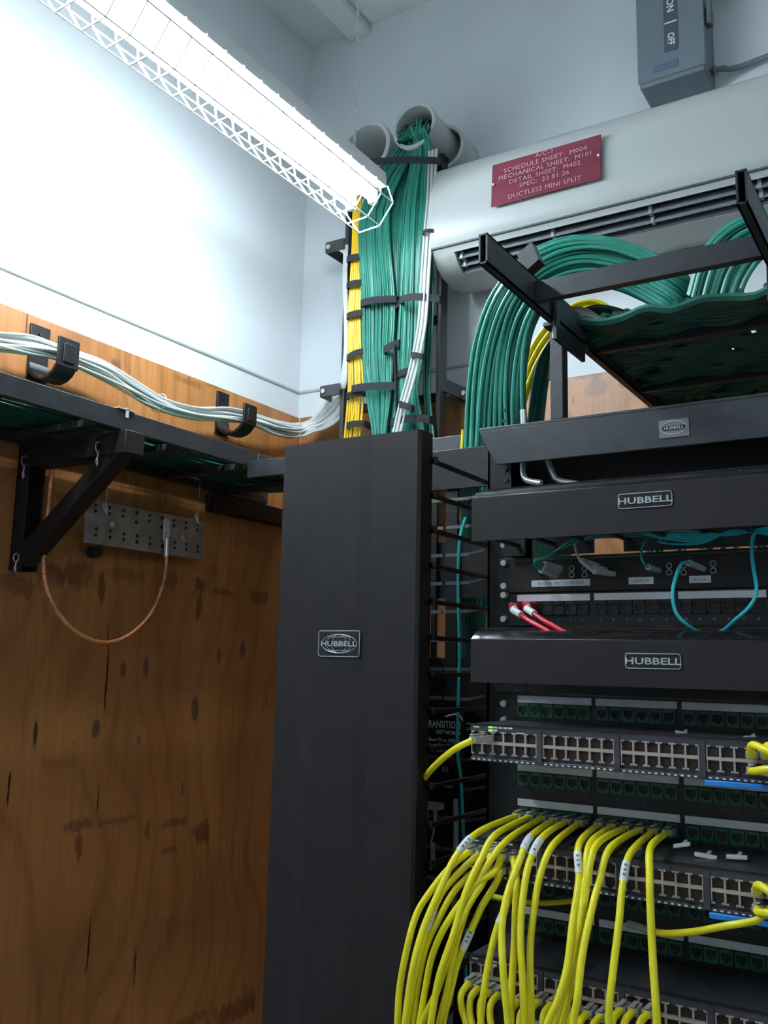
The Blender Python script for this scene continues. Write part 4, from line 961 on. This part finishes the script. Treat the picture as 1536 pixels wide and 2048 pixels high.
MB().box(X0, -.565, 1.296, 1.300, 2.068, 2.134).build('top_crossbar', 'black', vm, bevel=.001)
for k in range(19):
    z = 2.062-.0475*k
    sg = MB().box(-.6015, -.5965, 1.075, 1.245, z-.003, z+.003).box(-.6015, -.5925, 1.075, 1.080, z-.003, z+.006)
    sg.build('finger', 'satin', vm, bevel=.0006)
for k in range(15):
    z = P(900, 1000, Y=1.27).z-.0437*k
    MB().box(-.80, -.686, 1.268, 1.272, z-.0025, z+.0025).box(-.681, -.640, 1.268, 1.272, z-.0025, z+.0025).obox((-.628, 1.272, z+.003), (.013, .002, .003), (0, .002, 0), (0, 0, .002)).build('rear_finger', 'finger', vm)
# cables seen between the fingers
fcable([P(932, 1035, Y=1.26), P(924, 1060, Y=1.255), P(918, 1100, Y=1.25), P(917, 1200, Y=1.25), P(919, 1300, Y=1.25), P(917, 1400, Y=1.25), P(915, 1500, Y=1.25), P(922, 1560, Y=1.25), P(926, 1650, Y=1.25), P(930, 1750, Y=1.25), P(932, 2100, Y=1.25)], 'teal', 'aqua fibre cord running straight down beside the rack post behind the fingers', None, .0026)
for i in range(7):
    x = 924+i*4.5
    cable('green_cable', [P(x, 930, Y=1.34), P(x+1, 1050, Y=1.34), P(x-1+rnd(-2, 2), 1200, Y=1.34), P(x+3, 1300, Y=1.34), P(x+6, 1500, Y=1.34)], .0032, 'greenshade', 'green cable dropping behind the fingers between the tall cover and the rack', 'green cables between the tall cover and the rack', n=6)
cable('yellow_cable', [P(926, 860, Y=1.36), P(922, 930, Y=1.35), P(917, 965, Y=1.34), P(918, 1000, Y=1.34), P(921, 1040, Y=1.35)], .003, 'yellow', 'yellow cable at the left edge of the green arch, dipping beside the rack post', None)
# media converters
def converter(x0, y0, x1, y1, lab, lines=None):
    a, b = P(x0, y0, Y=1.262), P(x1, y1, Y=1.262)
    t = thing('media_converter', ((a.x+b.x)/2, 1.28, b.z), lab, 'media converter')
    MB().box(a.x-.03, b.x, 1.262, 1.306, b.z, a.z).build('case', 'satin', t, bevel=.0015)
    if lines:
        m = MB(); W = b.x-a.x
        for s_, size, dz, sx in lines: m.text(s_, size, (b.x-.004, 1.2618, a.z-dz), align='RIGHT', sx=sx, bold=.0002)
        m.tube(spline([(b.x-.030, 1.2612, a.z-.0120), (b.x-.016, 1.2612, a.z-.0080), (b.x-.006, 1.2612, a.z-.0085), (b.x-.001, 1.2612, a.z-.0160)], 5), .0011, 5)
        m.tube([(a.x-.008, 1.2612, a.z-.0365), (a.x+.008, 1.2612, a.z-.0330)], .0009, 5)
        m.build('lettering', 'whiteprint', t)
    return t
converter(846, 1415, 926, 1512, 'black media converter box with white lettering behind the fingers beside the topmost switch',
          [('TRANSITION', .0150, .0285, .70), ('NETWORKS', .0072, .0372, 1.05), ('100Base-TX to 100Base', .0068, .0485, .95), ('Power Over Ethernet', .0068, .0560, .95), ('Media Converter', .0068, .0635, .95)])
cv = converter(846, 1518, 920, 1600, 'black media converter box without lettering, under the one with lettering')
a = P(884, 1532, Y=1.261); m = MB()
for k in range(3): m.box(a.x+k*.004, a.x+.002+k*.004, 1.2615, 1.262, a.z-.008, a.z)
m.box(a.x+.005, a.x+.018, 1.2612, 1.262, P(895, 1575, Y=1.261).z, P(895, 1572, Y=1.261).z+.001)
m.build('print_marks', 'silver', cv)
a, b = P(845, 1603, Y=1.25), P(881, 1621, Y=1.25)
t = thing('grey_connector', tuple(a), 'grey twin connector with two tails hanging below the media converters', 'connector')
MB().box(a.x, b.x, 1.245, 1.262, b.z, a.z).build('body', 'grey', t, bevel=.001)
for (x, dx) in ((853, -4), (870, -8)):
    MB().tube([P(x, 1620, Y=1.25), P(x, 1642, Y=1.25)], [.0034, .0026], 8).build('tail', 'grey', t)
    MB().tube(spline([P(x, 1642, Y=1.25), P(x+dx*.4, 1665, Y=1.25), P(x+dx, 1690, Y=1.25), P(x+dx, 1740, Y=1.25)], 4), .0013, 6).build('lead', 'grey', t)
for (x, w_) in ((848, 5), (862, 7)):
    a = P(x, 1690, Y=1.245); MB().box(a.x-.0, a.x+w_*.001, 1.2445, 1.2455, a.z-.030, a.z+.004).build('wire_tag', 'tan' if x > 850 else 'grey', label='tan folded tag on a thin lead below the media converters' if x > 850 else 'grey folded tag on a thin lead below the media converters, left of the tan one', cat='tag')
cable('grey_cable', [P(911, 1598, Y=1.25), P(912, 1640, Y=1.25), P(911, 1720, Y=1.25), P(906, 1850, Y=1.25), P(900, 2060, Y=1.25)], .0042, 'grey', 'thick grey cable hanging beside the aqua cord below the media converters', None)
